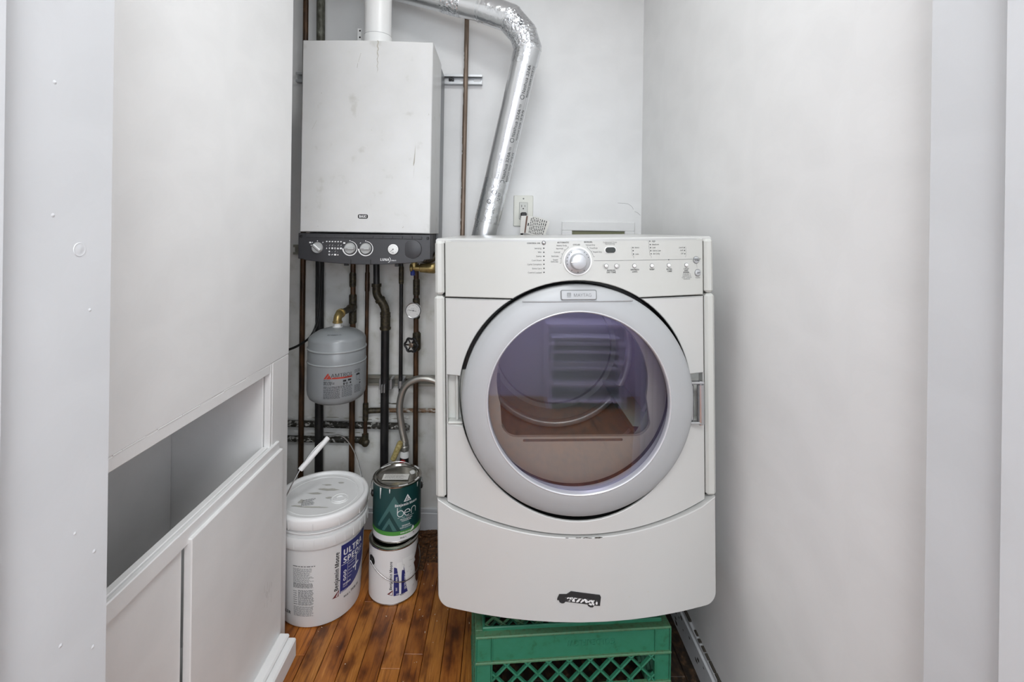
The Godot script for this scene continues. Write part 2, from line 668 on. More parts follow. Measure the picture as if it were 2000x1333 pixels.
	mat("print_black", c8(34, 34, 36), 0.5)
	mat("print_mid", c8(118, 118, 118), 0.6)
	mat("print_smudge", c8(196, 194, 186), 0.7)
	mat("print_maroon", c8(112, 40, 44), 0.5)
	mat("wire_steel", c8(196, 196, 196), 0.25, 1.0)
	mat("can_tin", c8(186, 184, 178), 0.2, 1.0)
	mat("can_teal", c8(24, 66, 66), 0.4)
	mat("can_teal_pale", c8(66, 108, 106), 0.4)
	mat("can_green", c8(78, 150, 64), 0.4)
	mat("can_white", c8(232, 231, 230), 0.35)
	mat("wet_paint", c8(240, 240, 238), 0.35)
	mat("dried_brown", c8(74, 42, 26), 0.6)
	mat("paper", c8(228, 226, 220), 0.7)
	mat("tag_brown", c8(110, 82, 70), 0.6)
	mat("plate_ivory", c8(222, 222, 212), 0.4)
	mat("outlet_grey", c8(204, 205, 198), 0.4)
	mat("slot_olive", c8(122, 124, 96), 0.6)
	var lamp := mat("lamp_glow", c8(255, 252, 246), 0.6)
	lamp.emission_enabled = true
	lamp.emission = c8(255, 250, 242)
	lamp.emission_energy_multiplier = 2.0
	var day := mat("added_sky_glow", c8(240, 244, 250), 0.3)  # glow for the panes of the added hall window
	day.emission_enabled = true
	day.emission = c8(236, 243, 255)
	day.emission_energy_multiplier = 1.0


# a ceiling lamp: square frame, glowing face, and the light itself just below the face
func ceiling_lamp(at: Vector3, size: float, energy: float, label: String) -> void:
	var t := thing("ceiling_lamp", label, "lamp", at)
	var b := MB.new()
	b.box(Vector3(0, -0.012, 0), Vector3(size + 0.04, 0.024, size + 0.04), 0.004)
	part("frame", b, "trim_paint", t)
	b = MB.new()
	b.box(Vector3(0, -0.027, 0), Vector3(size, 0.006, size), 0.002)
	part("diffuser", b, "lamp_glow", t)
	var l := AreaLight3D.new()
	l.name = "light"
	l.area_size = Vector2(size, size)
	l.light_energy = energy
	l.light_color = Color(0.975, 0.99, 1.0)
	l.shadow_enabled = true
	l.area_range = 12.0
	l.area_attenuation = 2.0
	t.add_child(l)
	l.position = Vector3(0, -0.034, 0)
	l.rotation.x = -PI / 2


# added window behind the camera, unseen: made up to brighten the closet's lower parts
func added_hall_window(energy: float) -> void:
	var b := MB.new()
	for y in [0.86, 2.01]:
		b.span(Vector3(-0.75, y, 1.45), Vector3(1.05, y + 0.04, 1.53), 0.003)
	for x in [-0.75, 0.13, 1.01]:
		b.span(Vector3(x, 0.90, 1.45), Vector3(x + 0.04, 2.01, 1.53), 0.003)
	var w := struct("added_window_1", b, "trim_paint")
	for x in [-0.71, 0.17]:
		b = MB.new()
		b.span(Vector3(x, 0.90, 1.50), Vector3(x + 0.84, 2.01, 1.506), 0)
		part("added_pane", b, "added_sky_glow", w)
	b = MB.new()
	b.span(Vector3(-0.80, 0.83, 1.41), Vector3(1.10, 0.86, 1.45), 0.003)
	part("added_window_sill", b, "trim_paint", w)
	var l := AreaLight3D.new()
	l.name = "added_window_light"
	l.area_size = Vector2(1.72, 1.11)
	l.light_energy = energy
	l.light_color = Color(0.95, 0.98, 1.0)
	l.shadow_enabled = true
	l.area_range = 12.0
	l.area_attenuation = 2.0
	add_child(l)
	l.position = Vector3(0.15, 1.455, 1.44)


func _ready() -> void:
	# ---- camera, world, exposure
	var cam := Camera3D.new()
	cam.name = "camera"
	cam.projection = Camera3D.PROJECTION_FRUSTUM
	cam.near = 0.05
	cam.far = 50.0
	var f := 922.0
	cam.size = 1333.0 / f * cam.near
	cam.frustum_offset = Vector2(20.0, -216.5) / f * cam.near
	cam.position = Vector3(0, 1.27, 0)
	cam.rotation.z = 0.0135
	add_child(cam)
	cam.current = true
	var env := Environment.new()
	env.background_mode = Environment.BG_COLOR
	env.background_color = Color(0.0, 0.0, 0.0)
	env.tonemap_mode = Environment.TONE_MAPPER_LINEAR
	env.tonemap_exposure = 0.88
	env.sdfgi_enabled = true
	env.ssao_enabled = true
	env.ssil_enabled = true
	var we := WorldEnvironment.new()
	we.name = "world"
	we.environment = env
	add_child(we)
	materials()
	ceiling_lamp(Vector3(-0.02, 2.5, -0.98), 0.3, 0.66, "square ceiling lamp inside the closet above the dryer front")
	ceiling_lamp(Vector3(0.10, 2.5, 0.60), 0.7, 3.5, "large square ceiling lamp in the hall outside the closet")
	added_hall_window(2.1)
	setting()
	floor_boards()
	cabinet()
	dryer()
	crates()
	boiler()
	duct()
	pipes()
	tank()
	bucket()
	paint_cans()
	wall_fittings()
	hall_things()


# ---------------------------------------------------------------- the room
func setting() -> void:
	var b := MB.new()
	b.span(Vector3(-1.05, -0.05, -2.1), Vector3(0.7, 2.56, -2.0), 0)
	var wb := struct("wall_back", b, "wall_paint")
	# cracks in the plaster near the corner
	b = MB.new()
	var pl := on_plane(Vector3(0, 0, -1.9994))
	for line in [[[0.490, 1.392], [0.518, 1.3905], [0.533, 1.389], [0.545, 1.3815], [0.552, 1.3745], [0.556, 1.366]], [[0.562, 1.357], [0.574, 1.352], [0.586, 1.341]]]:
		for k in line.size() - 1:
			var p := Vector2(line[k][0], line[k][1])
			var q := Vector2(line[k + 1][0], line[k + 1][1])
			var s := (q - p).normalized().orthogonal() * 0.0007
			b.decal(PackedVector2Array([p + s, q + s, q - s, p - s]), pl, 0.1)
	part("crack", b, "wall_crack", wb)
	# the lower wall behind the pipes is slightly darker and patchy: a thin coat of its own
	b = MB.new()
	b.span(Vector3(-0.955, 0.0, -2.0), Vector3(-0.2, 1.2, -1.9985), 0.0008)
	part("patchy_coat", b, "patchy_wall_paint", wb)
	b = MB.new()
	b.span(Vector3(0.59, -0.05, -2.0), Vector3(0.69, 2.56, -0.4), 0)
	struct("wall_right", b, "wall_paint")
	b = MB.new()
	b.span(Vector3(-1.05, -0.05, -2.0), Vector3(-0.955, 2.56, -0.4), 0)
	struct("wall_left", b, "wall_paint")
	b = MB.new()
	b.span(Vector3(-0.955, -0.05, -0.612), Vector3(-0.524, 2.56, -0.40), 0)
	b.span(Vector3(0.572, -0.05, -0.612), Vector3(0.59, 2.56, -0.40), 0)
	b.span(Vector3(-0.524, 2.12, -0.612), Vector3(0.572, 2.56, -0.40), 0)
	struct("wall_front", b, "wall_paint")
	# door lining: jamb boards with their stops
	b = MB.new()
	b.span(Vector3(-0.524, 0, -0.615), Vector3(-0.506, 2.10, -0.40), 0.003)
	b.span(Vector3(-0.508, 0, -0.468), Vector3(-0.490, 2.10, -0.40), 0.004)
	# runs and blobs of old gloss paint, and a filled hole
	var rng := RandomNumberGenerator.new()
	rng.seed = 5
	for d in [[0.33, 1.165], [0.24, 1.43], [0.3, 0.9], [0.35, 0.86], [0.27, 0.78], [0.35, 0.74], [0.24, 1.28], [0.20, 0.6]]:
		b.xf = Transform3D(Basis(Vector3.BACK, -PI / 2), Vector3(-0.506, d[1], -0.40 - d[0] * 0.55))
		b.lathe([Vector2(0.0018 + 0.001 * rng.randf(), 0), Vector2(0.0008, 0.0008), Vector2(0, 0.001)], 8)
	b.xf = Transform3D(Basis(Vector3.BACK, -PI / 2), Vector3(-0.506, 1.24, -0.566))
	b.lathe([Vector2(0.0085, 0), Vector2(0.008, 0.0006), Vector2(0.006, 0.0002), Vector2(0.004, 0.0007), Vector2(0, 0.0008)], 20)
	b.xf = Transform3D()
	struct("trim_1", b, "trim_paint")
	b = MB.new()
	b.span(Vector3(0.5545, 0, -0.615), Vector3(0.572, 2.10, -0.40), 0.003)
	b.span(Vector3(0.542, 0, -0.515), Vector3(0.557, 2.10, -0.40), 0.006)
	struct("trim_2", b, "trim_paint")
	b = MB.new()
	b.span(Vector3(-0.524, 2.10, -0.615), Vector3(0.572, 2.12, -0.40), 0.003)
	struct("trim_3", b, "trim_paint")
	# hall outside the doorway
	b = MB.new()
	b.span(Vector3(-1.5, -0.05, -0.4), Vector3(-0.955, 2.56, -0.3), 0)
	b.span(Vector3(0.59, -0.05, -0.4), Vector3(1.7, 2.56, -0.3), 0)
	b.span(Vector3(-0.955, -0.05, -0.4), Vector3(-0.526, 2.56, -0.3), 0)
	b.span(Vector3(0.574, -0.05, -0.4), Vector3(0.59, 2.56, -0.3), 0)
	b.span(Vector3(-0.526, 2.12, -0.4), Vector3(0.574, 2.56, -0.3), 0)
	struct("wall_hall_front", b, "hall_paint")
	b = MB.new()
	b.span(Vector3(-1.5, -0.05, 1.45), Vector3(1.7, 0.86, 1.55), 0)
	b.span(Vector3(-1.5, 2.05, 1.45), Vector3(1.7, 2.56, 1.55), 0)
	b.span(Vector3(-1.5, 0.86, 1.45), Vector3(-0.75, 2.05, 1.55), 0)
	b.span(Vector3(1.05, 0.86, 1.45), Vector3(1.7, 2.05, 1.55), 0)
	struct("wall_hall_back", b, "lilac_paint")
	b = MB.new()
	b.span(Vector3(-1.6, -0.05, -0.4), Vector3(-1.5, 2.56, 1.55), 0)
	struct("wall_hall_left", b, "hall_paint")
	b = MB.new()
	b.span(Vector3(1.7, -0.05, -0.4), Vector3(1.8, 2.56, 1.55), 0)
	struct("wall_hall_right", b, "hall_paint")
	b = MB.new()
	b.span(Vector3(-1.6, 2.5, -2.1), Vector3(1.8, 2.6, 1.55), 0)
	struct("ceiling", b, "ceiling_paint")
	# baseboards
	b = MB.new()
	b.span(Vector3(-0.955, 0, -2.0), Vector3(0.59, 0.075, -1.985), 0.003)
	b.span(Vector3(-0.955, 0.075, -2.0), Vector3(0.59, 0.092, -1.99), 0.003)
	struct("baseboard_back", b, "trim_paint")
	b = MB.new()
	b.span(Vector3(0.577, 0, -1.985), Vector3(0.59, 0.078, -0.62), 0.003)
	b.span(Vector3(0.582, 0.078, -1.985), Vector3(0.59, 0.094, -0.62), 0.003)
	var br := struct("baseboard_right", b, "trim_paint")
	# grime in the gap over the baseboard
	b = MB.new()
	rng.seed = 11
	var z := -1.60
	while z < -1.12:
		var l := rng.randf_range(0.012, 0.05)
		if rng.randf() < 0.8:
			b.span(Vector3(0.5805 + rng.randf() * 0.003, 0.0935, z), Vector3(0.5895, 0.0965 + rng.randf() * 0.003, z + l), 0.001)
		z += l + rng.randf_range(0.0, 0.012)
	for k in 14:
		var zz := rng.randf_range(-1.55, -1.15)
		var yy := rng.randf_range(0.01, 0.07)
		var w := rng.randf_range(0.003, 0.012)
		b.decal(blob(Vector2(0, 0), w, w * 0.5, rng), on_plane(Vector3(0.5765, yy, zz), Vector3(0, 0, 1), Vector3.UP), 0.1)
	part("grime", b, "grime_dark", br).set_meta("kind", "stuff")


# a small ragged outline
func blob(c: Vector2, rx: float, ry: float, rng: RandomNumberGenerator, k := 11) -> PackedVector2Array:
	var p := PackedVector2Array()
	for j in k:
		var a := TAU * j / k
		p.append(c + Vector2(cos(a) * rx, sin(a) * ry) * rng.randf_range(0.6, 1.15))
	return p


func floor_boards() -> void:
	var b := MB.new()
	b.span(Vector3(-1.5, -0.06, -2.0), Vector3(1.7, -0.019, 1.45), 0)
	var fl := struct("floor", b, "subfloor")
	var rng := RandomNumberGenerator.new()
	rng.seed = 77
	var w := 0.0585
	var x0 := -0.217 - 13 * w
	for k in 28:
		var x := x0 + k * w
		var xa := maxf(x, -0.955)
		var xb := minf(x + w, 0.59)
		if xb - xa < 0.008:
			continue
		var z := -1.998
		# the board right of the one through x = -0.217 has a butt joint 1.41 m from the doorway
		var cuts := [-1.998]
		if k == 12:
			cuts.append(-1.41)
			cuts.append(-0.55)
		else:
			z += rng.randf_range(0.35, 1.1)
			while z < -0.1:
				cuts.append(z)
				z += rng.randf_range(0.6, 1.1)
		cuts.append(0.02)
		# towards the back wall these boards turn a darker brown
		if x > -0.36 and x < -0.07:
			var dark_cuts := [-1.998, rng.randf_range(-1.80, -1.70)]
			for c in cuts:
				if c > dark_cuts[1] + 0.1:
					dark_cuts.append(c)
			cuts = dark_cuts
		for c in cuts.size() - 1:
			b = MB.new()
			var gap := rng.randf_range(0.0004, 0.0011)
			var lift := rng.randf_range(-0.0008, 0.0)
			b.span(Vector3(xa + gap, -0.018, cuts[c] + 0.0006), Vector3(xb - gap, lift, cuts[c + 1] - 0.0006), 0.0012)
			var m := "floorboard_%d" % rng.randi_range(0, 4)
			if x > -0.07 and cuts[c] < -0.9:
				m = "floorboard_blackened"  # black dirt, carried on under the crate to paint in its shade
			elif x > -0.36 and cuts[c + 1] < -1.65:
				m = "dark_brown_board"
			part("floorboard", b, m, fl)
	# the hall floor goes on outside, seen only as a reflection
	b = MB.new()
	for k in 18:
		b.span(Vector3(-1.5 + k * 0.178, -0.018, 0.022), Vector3(-1.5 + k * 0.178 + 0.176, -0.0005, 1.45), 0.001)
	part("hall_boards", b, "floorboard_0", fl)
	# broken, rotted board ends along the back wall
	b = MB.new()
	for k in 26:
		var xx := rng.randf_range(-0.33, -0.12)
		var zz := rng.randf_range(-1.98, -1.90)
		b.xf = Transform3D(Basis(Vector3.UP, rng.randf() * 0.8 - 0.4) * Basis(Vector3.BACK, rng.randf() * 0.3), Vector3(xx, rng.randf_range(0.001, 0.009), zz))
		b.box(Vector3.ZERO, Vector3(rng.randf_range(0.015, 0.05), rng.randf_range(0.004, 0.012), rng.randf_range(0.008, 0.025)), 0.002)
	part("broken_board_ends", b, "dark_brown_board", fl).set_meta("kind", "stuff")
	# crumbs of plaster and paint on the boards
	b = MB.new()
	for k in 90:
		var xx := rng.randf_range(-0.62, 0.02)
		var zz := -rng.randf_range(1.16, 1.95)
		if rng.randf() < 0.35:
			xx = rng.randf_range(-0.30, -0.14)
		var s := rng.randf_range(0.0008, 0.0022)
		b.xf = Transform3D(Basis(Vector3.UP, rng.randf() * 6.0), Vector3(xx, 0.0004, zz))
		b.box(Vector3.ZERO, Vector3(s * rng.randf_range(1, 3), s * 0.7, s), 0.0003)
	part("paint_crumbs", b, "debris", fl).set_meta("kind", "stuff")


# ---------------------------------------------------------------- built-in cupboard on the left
func cabinet() -> void:
	var t := thing("built_in_cupboard", "tall white built-in cupboard with an open slot above two plain doors", "cupboard", Vector3(-0.80, 0, -1.05))
	var X := -0.656
	var b := MB.new()
	b.span(Vector3(X - 0.018, 0.878, -1.466), Vector3(X, 2.498, -0.625), 0.0015)
	part("upper_panel", b, "cabinet_paint", t, true)
	# header strip above the slot, with an uneven caulked joint
	b = MB.new()
	b.span(Vector3(X - 0.020, 0.851, -1.352), Vector3(X - 0.0006, 0.8765, -0.625), 0.0015)
	part("slot_header", b, "cabinet_paint", t, true)
	b = MB.new()
	var rng := RandomNumberGenerator.new()
	rng.seed = 9
	var z := -1.352
	while z < -0.8:
		var l := rng.randf_range(0.015, 0.07)
		b.span(Vector3(X - 0.010, 0.8755, z), Vector3(X + rng.randf_range(-0.0012, 0.0004), 0.8785, z + l), 0.0005)
		z += l + 0.001
	part("caulk_bead", b, "cabinet_paint", t, true)
	b = MB.new()
	b.span(Vector3(X - 0.018, 0.0, -1.466), Vector3(X - 0.0004, 0.877, -1.365), 0.0015)
	b.span(Vector3(X - 0.018, 0.63, -1.3635), Vector3(X - 0.001, 0.877, -1.3525), 0.0015)
	part("end_stile", b, "cabinet_paint", t, true)
	b = MB.new()
	b.span(Vector3(-0.953, 0.0, -1.466), Vector3(X - 0.019, 2.498, -1.448), 0.001)
	part("end_panel", b, "cabinet_paint", t, true)
	b = MB.new()
	b.span(Vector3(-0.953, 0.05, -1.366), Vector3(X - 0.020, 2.4, -1.348), 0.001)
	part("divider", b, "cabinet_paint", t, true)
	b = MB.new()
	b.span(Vector3(-0.953, 0.05, -1.347), Vector3(-0.934, 2.4, -0.63), 0.001)
	part("back_board", b, "cabinet_paint", t, true)
	b = MB.new()
	b.span(Vector3(-0.933, 0.05, -1.347), Vector3(X - 0.022, 0.066, -0.63), 0.001)
	part("shelf", b, "cabinet_paint", t, true)
	b = MB.new()
	b.span(Vector3(-0.933, 0.87, -1.347), Vector3(X - 0.022, 0.886, -0.63), 0.001)
	part("shelf", b, "cabinet_paint", t, true)
	# ledge under the slot: a rail with a narrow lip in front of it
	b = MB.new()
	b.span(Vector3(X - 0.022, 0.600, -1.352), Vector3(X - 0.006, 0.640, -0.625), 0.0015)
	b.span(Vector3(X - 0.0055, 0.600, -1.40), Vector3(X + 0.006, 0.637, -0.625), 0.002)
	part("slot_ledge", b, "cabinet_paint", t, true)
	b = MB.new()
	b.span(Vector3(X - 0.018, 0.03, -0.985), Vector3(X - 0.002, 0.599, -0.63), 0.002)
	part("door", b, "cabinet_paint", t, true)
	b = MB.new()
	b.span(Vector3(X - 0.004, 0.03, -1.407), Vector3(X + 0.014, 0.612, -0.992), 0.002)
	var d2 := part("door", b, "cabinet_paint", t, true)
	d2.set_meta("label", "door that stands proud of its neighbour")
	# pencil marks and scratches on the door
	b = MB.new()
	var pl := on_plane(Vector3(X + 0.0144, 0, 0), Vector3(0, 0, -1), Vector3.UP)
	for k in 16:
		var u := rng.randf_range(1.30, 1.345)
		var v := rng.randf_range(0.20, 0.26)
		var q := Vector2(u, v)
		var e := q + Vector2(rng.randf_range(0.001, 0.006), rng.randf_range(0.008, 0.022))
		b.decal(PackedVector2Array([q, q + Vector2(0.0005, 0), e + Vector2(0.0005, 0), e]), pl, 0.1)
	part("scratches", b, "scuff", d2, true)
	# moulding along the foot of the cupboard
	b = MB.new()
	b.span(Vector3(X + 0.014, 0.0, -1.40), Vector3(-0.592, 0.056, -0.63), 0.004)
	b.span(Vector3(X + 0.014, 0.056, -1.40), Vector3(-0.612, 0.068, -0.63), 0.004)
	part("foot_moulding", b, "cabinet_paint", t, true)


# ---------------------------------------------------------------- dryer
func bow_front(x: float) -> float:
	return 0.052 * maxf(0.0, 1.0 - pow(x / 0.316, 2.0))


func bow_kick(x: float) -> float:
	return 0.004 + 0.052 * maxf(0.0, 1.0 - pow(x / 0.345, 2.0))


func on_front(q: Vector2) -> Array:
	var s := 2.0 * 0.052 * q.x / (0.316 * 0.316)
	return [Vector3(q.x, q.y, bow_front(q.x) + 0.0006), Vector3(s, 0, 1).normalized()]


# turns a lathe so that its axis points out of the dryer front (or any face looking along +z)
func facing(p: Vector3) -> Transform3D:
	return Transform3D(Basis(Vector3.RIGHT, PI / 2), p)


func dryer() -> void:
	var t := thing("clothes_dryer", "white front-loading clothes dryer with a round silver-ringed glass door", "dryer", Vector3(0.196, 0.36, -1.153))
	t.rotation.z = 0.022
	var bf := bow_front
	var C := Vector2(-0.002, 0.514)
	var hole := circle(C, 0.281, 96)
	var b := MB.new()
	for s in [-1.0, 1.0]:
		b.span(Vector3(s * 0.330, 0.004, -0.65), Vector3(s * 0.338, 0.884, -0.020), 0.002)
	b.span(Vector3(-0.33, 0.004, -0.656), Vector3(0.33, 0.884, -0.648), 0.002)
	b.span(Vector3(-0.33, 0.004, -0.648), Vector3(0.33, 0.012, -0.020), 0.002)
	part("side_shell", b, "dryer_shell", t)
	b = MB.new()
	var outline := PackedVector2Array()
	for k in 25:
		var x := 0.338 - 0.676 * k / 24
		outline.append(Vector2(x, bow_front(clampf(x, -0.316, 0.316)) - 0.006))
	outline.append(Vector2(-0.338, -0.656))
	outline.append(Vector2(0.338, -0.656))
	b.xf = Transform3D(Basis(Vector3.RIGHT, Vector3(0, 0, 1), Vector3(0, 1, 0)), Vector3(0, 0.8955, 0))
	b.panel(outline, 0.0, 0.012, 0.004)
	part("top_panel", b, "dryer_enamel", t)
	# four levelling feet on the crates
	for q in [[-0.15, -0.13], [0.15, -0.13], [-0.15, -0.58], [0.15, -0.58]]:
		b = MB.new()
		var drop: float = -0.0695 - 0.022 * q[0]
		b.xf = Transform3D(Basis(Vector3.BACK, 0), Vector3(q[0], 0, q[1]))
		b.lathe([Vector2(0, drop), Vector2(0.022, drop), Vector2(0.022, drop + 0.016), Vector2(0.010, drop + 0.020), Vector2(0.010, 0.006)], 20)
		part("levelling_foot", b, "black", t)
	# corner posts, each in two lengths
	for s in [-1.0, 1.0]:
		b = MB.new()
		b.span(Vector3(s * 0.3175, 0.7575, -0.05), Vector3(s * 0.339, 0.889, 0.004), 0.006)
		part("corner_post", b, "dryer_plastic", t)
		b = MB.new()
		b.span(Vector3(s * 0.3175, 0.262, -0.05), Vector3(s * 0.342, 0.7555, 0.004), 0.006)
		part("corner_post", b, "dryer_plastic", t)
	# console
	var poly := PackedVector2Array([Vector2(-0.3155, 0.7522), Vector2(0.3155, 0.7522), Vector2(0.3155, 0.8895), Vector2(-0.3155, 0.8895)])
	b = MB.new()
	b.panel(Geometry2D.clip_polygons(poly, hole)[0], 0.0, 0.03, 0.0025, bf)
	var console := part("console", b, "dryer_plastic", t)
	# front around the door with the grip and hinge pockets cut out
	poly = PackedVector2Array([Vector2(0.3155, 0.7495), Vector2(-0.3155, 0.7495)])
	for k in 33:
		var x := -0.3155 + 0.631 * k / 32
		poly.append(Vector2(x, 0.2005 + 0.05 * pow(x / 0.312, 2.0)))
	var cut: PackedVector2Array = Geometry2D.clip_polygons(poly, hole)[0]
	for s in [-1.0, 1.0]:
		var pocket := PackedVector2Array([Vector2(s * 0.24, 0.441), Vector2(s * 0.311, 0.443), Vector2(s * 0.311, 0.5615), Vector2(s * 0.24, 0.5615)])
		var got := Geometry2D.clip_polygons(cut, pocket)
		cut = got[0]
		for g in got:
			if g.size() > cut.size():
				cut = g
	b = MB.new()
	b.panel(cut, 0.0, 0.03, 0.0025, bf)
	part("front_panel", b, "dryer_enamel", t)
	for s in [-1.0, 1.0]:
		b = MB.new()
		b.span(Vector3(s * 0.25, 0.436, -0.036), Vector3(s * 0.3165, 0.567, -0.022), 0.001)
		b.span(Vector3(s * 0.275, 0.443, -0.022), Vector3(s * 0.311, 0.449, 0.006), 0.002)
		if s < 0:
			b.span(Vector3(-0.292, 0.449, -0.022), Vector3(-0.286, 0.5615, -0.004), 0.002)
		part("pocket", b, "dryer_plastic", t)
	# curved kick panel
	poly = PackedVector2Array()
	for k in 37:
		var x := 0.3385 - 0.677 * k / 36
		poly.append(Vector2(x, 0.197 + 0.05 * pow(x / 0.312, 2.0) + 0.006 * clampf((absf(x) - 0.30) / 0.03, 0, 1)))
	poly.append_array(arc(Vector2(-0.3105, 0.03), 0.028, PI, PI * 1.5, 8))
	for k in 11:
		var x := -0.30 + 0.06 * k
		poly.append(Vector2(x, 0.002 - 0.004 * (1.0 - pow(x / 0.31, 2.0))))
	poly.append_array(arc(Vector2(0.3105, 0.03), 0.028, PI * 1.5, TAU, 8))
	b = MB.new()
	b.panel(poly, 0.0, 0.028, 0.0028, bow_kick)
	var kick := part("kick_panel", b, "dryer_enamel", t)
	b = MB.new()
	var rng := RandomNumberGenerator.new()
	rng.seed = 31
	var at_kick := func(q: Vector2) -> Array: return [Vector3(q.x, q.y, bow_kick(q.x) + 0.0005), Vector3(0.9 * q.x, 0, 1).normalized()]
	for d in [[-0.085, 0.092, 0.002], [-0.092, 0.083, 0.001], [-0.325, 0.14, 0.002], [-0.17, 0.155, 0.003], [-0.165, 0.148, 0.0015], [0.115, 0.055, 0.003], [0.16, 0.062, 0.003], [0.21, 0.06, 0.002], [0.19, 0.045, 0.002], [-0.05, 0.125, 0.001]]:
		b = MB.new()
		b.decal(blob(Vector2(d[0], d[1]), d[2], d[2] * 0.6, rng, 7), at_kick, 0.1)
		part("scuff_mark", b, "print_smudge", kick)
	b = MB.new()
	for k in 14:
		var x := rng.randf_range(-0.045, 0.05)
		b.decal(blob(Vector2(x, 0.196 + rng.randf() * 0.002), 0.005, 0.0008, rng, 9), at_kick, 0.1)
	part("grime", b, "grime_dark", kick).set_meta("kind", "stuff")

	# door opening: black seal that follows the bowed front
	b = MB.new()
	for k in 96:
		var a0 := TAU * k / 96
		var a1 := TAU * (k + 1) / 96
		var d0 := Vector2(cos(a0), sin(a0))
		var d1 := Vector2(cos(a1), sin(a1))
		var p0 := C + d0 * 0.2806
		var p1 := C + d1 * 0.2806
		var i0 := C + d0 * 0.236
		var i1 := C + d1 * 0.236
		var z0 := bow_front(p0.x) - 0.0045
		var z1 := bow_front(p1.x) - 0.0045
		b.quadn(Vector3(p0.x, p0.y, z0), Vector3(p1.x, p1.y, z1), Vector3(p1.x, p1.y, -0.03), Vector3(p0.x, p0.y, -0.03), Vector3(-d0.x, -d0.y, 0), Vector3(-d1.x, -d1.y, 0), Vector3(-d1.x, -d1.y, 0), Vector3(-d0.x, -d0.y, 0))
		b.quad(Vector3(p0.x, p0.y, -0.03), Vector3(p1.x, p1.y, -0.03), Vector3(i1.x, i1.y, -0.03), Vector3(i0.x, i0.y, -0.03), Vector3.BACK)
	part("door_seal", b, "gasket", t)

	# door
	var door := Node3D.new()
	door.name = "door"
	t.add_child(door)
	door.position = Vector3(C.x, C.y, 0)
	b = MB.new()
	b.xf = facing(Vector3.ZERO)
	b.lathe([Vector2(0.236, -0.016), Vector2(0.266, -0.016), Vector2(0.271, -0.012), Vector2(0.2715, 0.046), Vector2(0.2695, 0.052), Vector2(0.264, 0.0572), Vector2(0.255, 0.0615), Vector2(0.245, 0.0645), Vector2(0.232, 0.067), Vector2(0.2215, 0.0682), Vector2(0.2135, 0.0680)], 120, 60)
	part("door_ring", b, "door_silver", door)
	b = MB.new()
	b.xf = facing(Vector3.ZERO)
	b.lathe([Vector2(0.2134, 0.060), Vector2(0.2134, 0.0684), Vector2(0.2122, 0.0694), Vector2(0.2104, 0.0688), Vector2(0.2088, 0.066), Vector2(0.2082, 0.055)], 120, 60)
	part("window_rim", b, "door_rim", door)
	b = MB.new()
	b.xf = facing(Vector3.ZERO)
	b.lathe([Vector2(0.0, 0.0516), Vector2(0.2085, 0.0510), Vector2(0.2085, 0.0565), Vector2(0.17, 0.0578), Vector2(0.12, 0.0588), Vector2(0.06, 0.0594), Vector2(0.0, 0.0596)], 96, 60)
	part("window_glass", b, "door_glass", door).set_meta("label", "tinted round window")
	# badge and the line under it
	b = MB.new()
	b.xf = Transform3D(Basis(Vector3.RIGHT, -0.16), Vector3(0.002, 0.2495, 0.0662))
	b.panel(rrect(Vector2.ZERO, Vector2(0.083, 0.0235), 0.004), 0.0, 0.004, 0.0)
	part("badge_frame", b, "print_grey", door)
	b = MB.new()
	b.xf = Transform3D(Basis(Vector3.RIGHT, -0.16), Vector3(0.002, 0.2495, 0.0685))
	b.panel(rrect(Vector2.ZERO, Vector2(0.0805, 0.021), 0.0035), 0.0, 0.004, 0.0015)
	part("badge", b, "door_silver", door)
	b = MB.new()
	b.xf = Transform3D(Basis(Vector3.RIGHT, -0.16), Vector3(0.002, 0.2495, 0.0689))
	b.write("MAYTAG", 0.0075, 0.0085, 0.0, on_plane(Vector3.ZERO), sans, 0, 1.05)
	for k in 3:
		b.rect(-0.027 + k * 0.0034, -0.002, -0.027 + k * 0.0034 + 0.0019, 0.0042, on_plane(Vector3.ZERO), 0.1)
	b.rect(-0.0272, 0.0042, -0.0182, 0.0054, on_plane(Vector3.ZERO), 0.1)
	b.rect(-0.0272, -0.0045, -0.0182, -0.0033, on_plane(Vector3.ZERO), 0.1)
	part("badge_lettering", b, "print_grey", door)
	b = MB.new()
	var pts := []
	for k in 25:
		var x := -0.128 + 0.256 * k / 24
		var r := Vector2(x, 0.2345).length()
		pts.append(Vector3(x, 0.2345, 0.0672 - 3.6 * pow(maxf(0.0, r - 0.2345), 2.0) * 1.9))
	b.tube(pts, 0.0012, 8)
	part("door_line", b, "seam_grey", door)
	# hinge
	b = MB.new()
	b.xf = Transform3D(Basis(), Vector3(0.3005, -0.02, 0.018))
	b.lathe([Vector2(0, -0.052), Vector2(0.0055, -0.052), Vector2(0.0055, -0.046), Vector2(0.0085, -0.0455), Vector2(0.0085, 0.0455), Vector2(0.0055, 0.046), Vector2(0.0055, 0.054), Vector2(0, 0.054)], 24)
	part("hinge_barrel", b, "chrome", door)
	for y in [-0.066, 0.030]:
		b = MB.new()
		b.span(Vector3(0.266, y - 0.003, 0.010), Vector3(0.308, y + 0.003, 0.026), 0.002)
		part("hinge_arm", b, "chrome", door)
	b = MB.new()
	b.span(Vector3(0.2745, -0.062, -0.01), Vector3(0.284, 0.026, 0.022), 0.003)
	part("hinge_leaf", b, "chrome", door)

	# drum behind the window
	var drum := Node3D.new()
	drum.name = "drum"
	t.add_child(drum)
	drum.position = Vector3(C.x, C.y, 0)
	b = MB.new()
	var open := PackedVector2Array()
	open.append_array(arc(Vector2(0.155, -0.08), 0.04, -PI / 2, -0.15, 8))
	open.append_array(arc(Vector2(0.0, 0.02), 0.19, -0.22, PI + 0.30, 40))
	open.append_array(arc(Vector2(-0.14, -0.08), 0.04, PI + 0.3, PI * 1.5, 8))
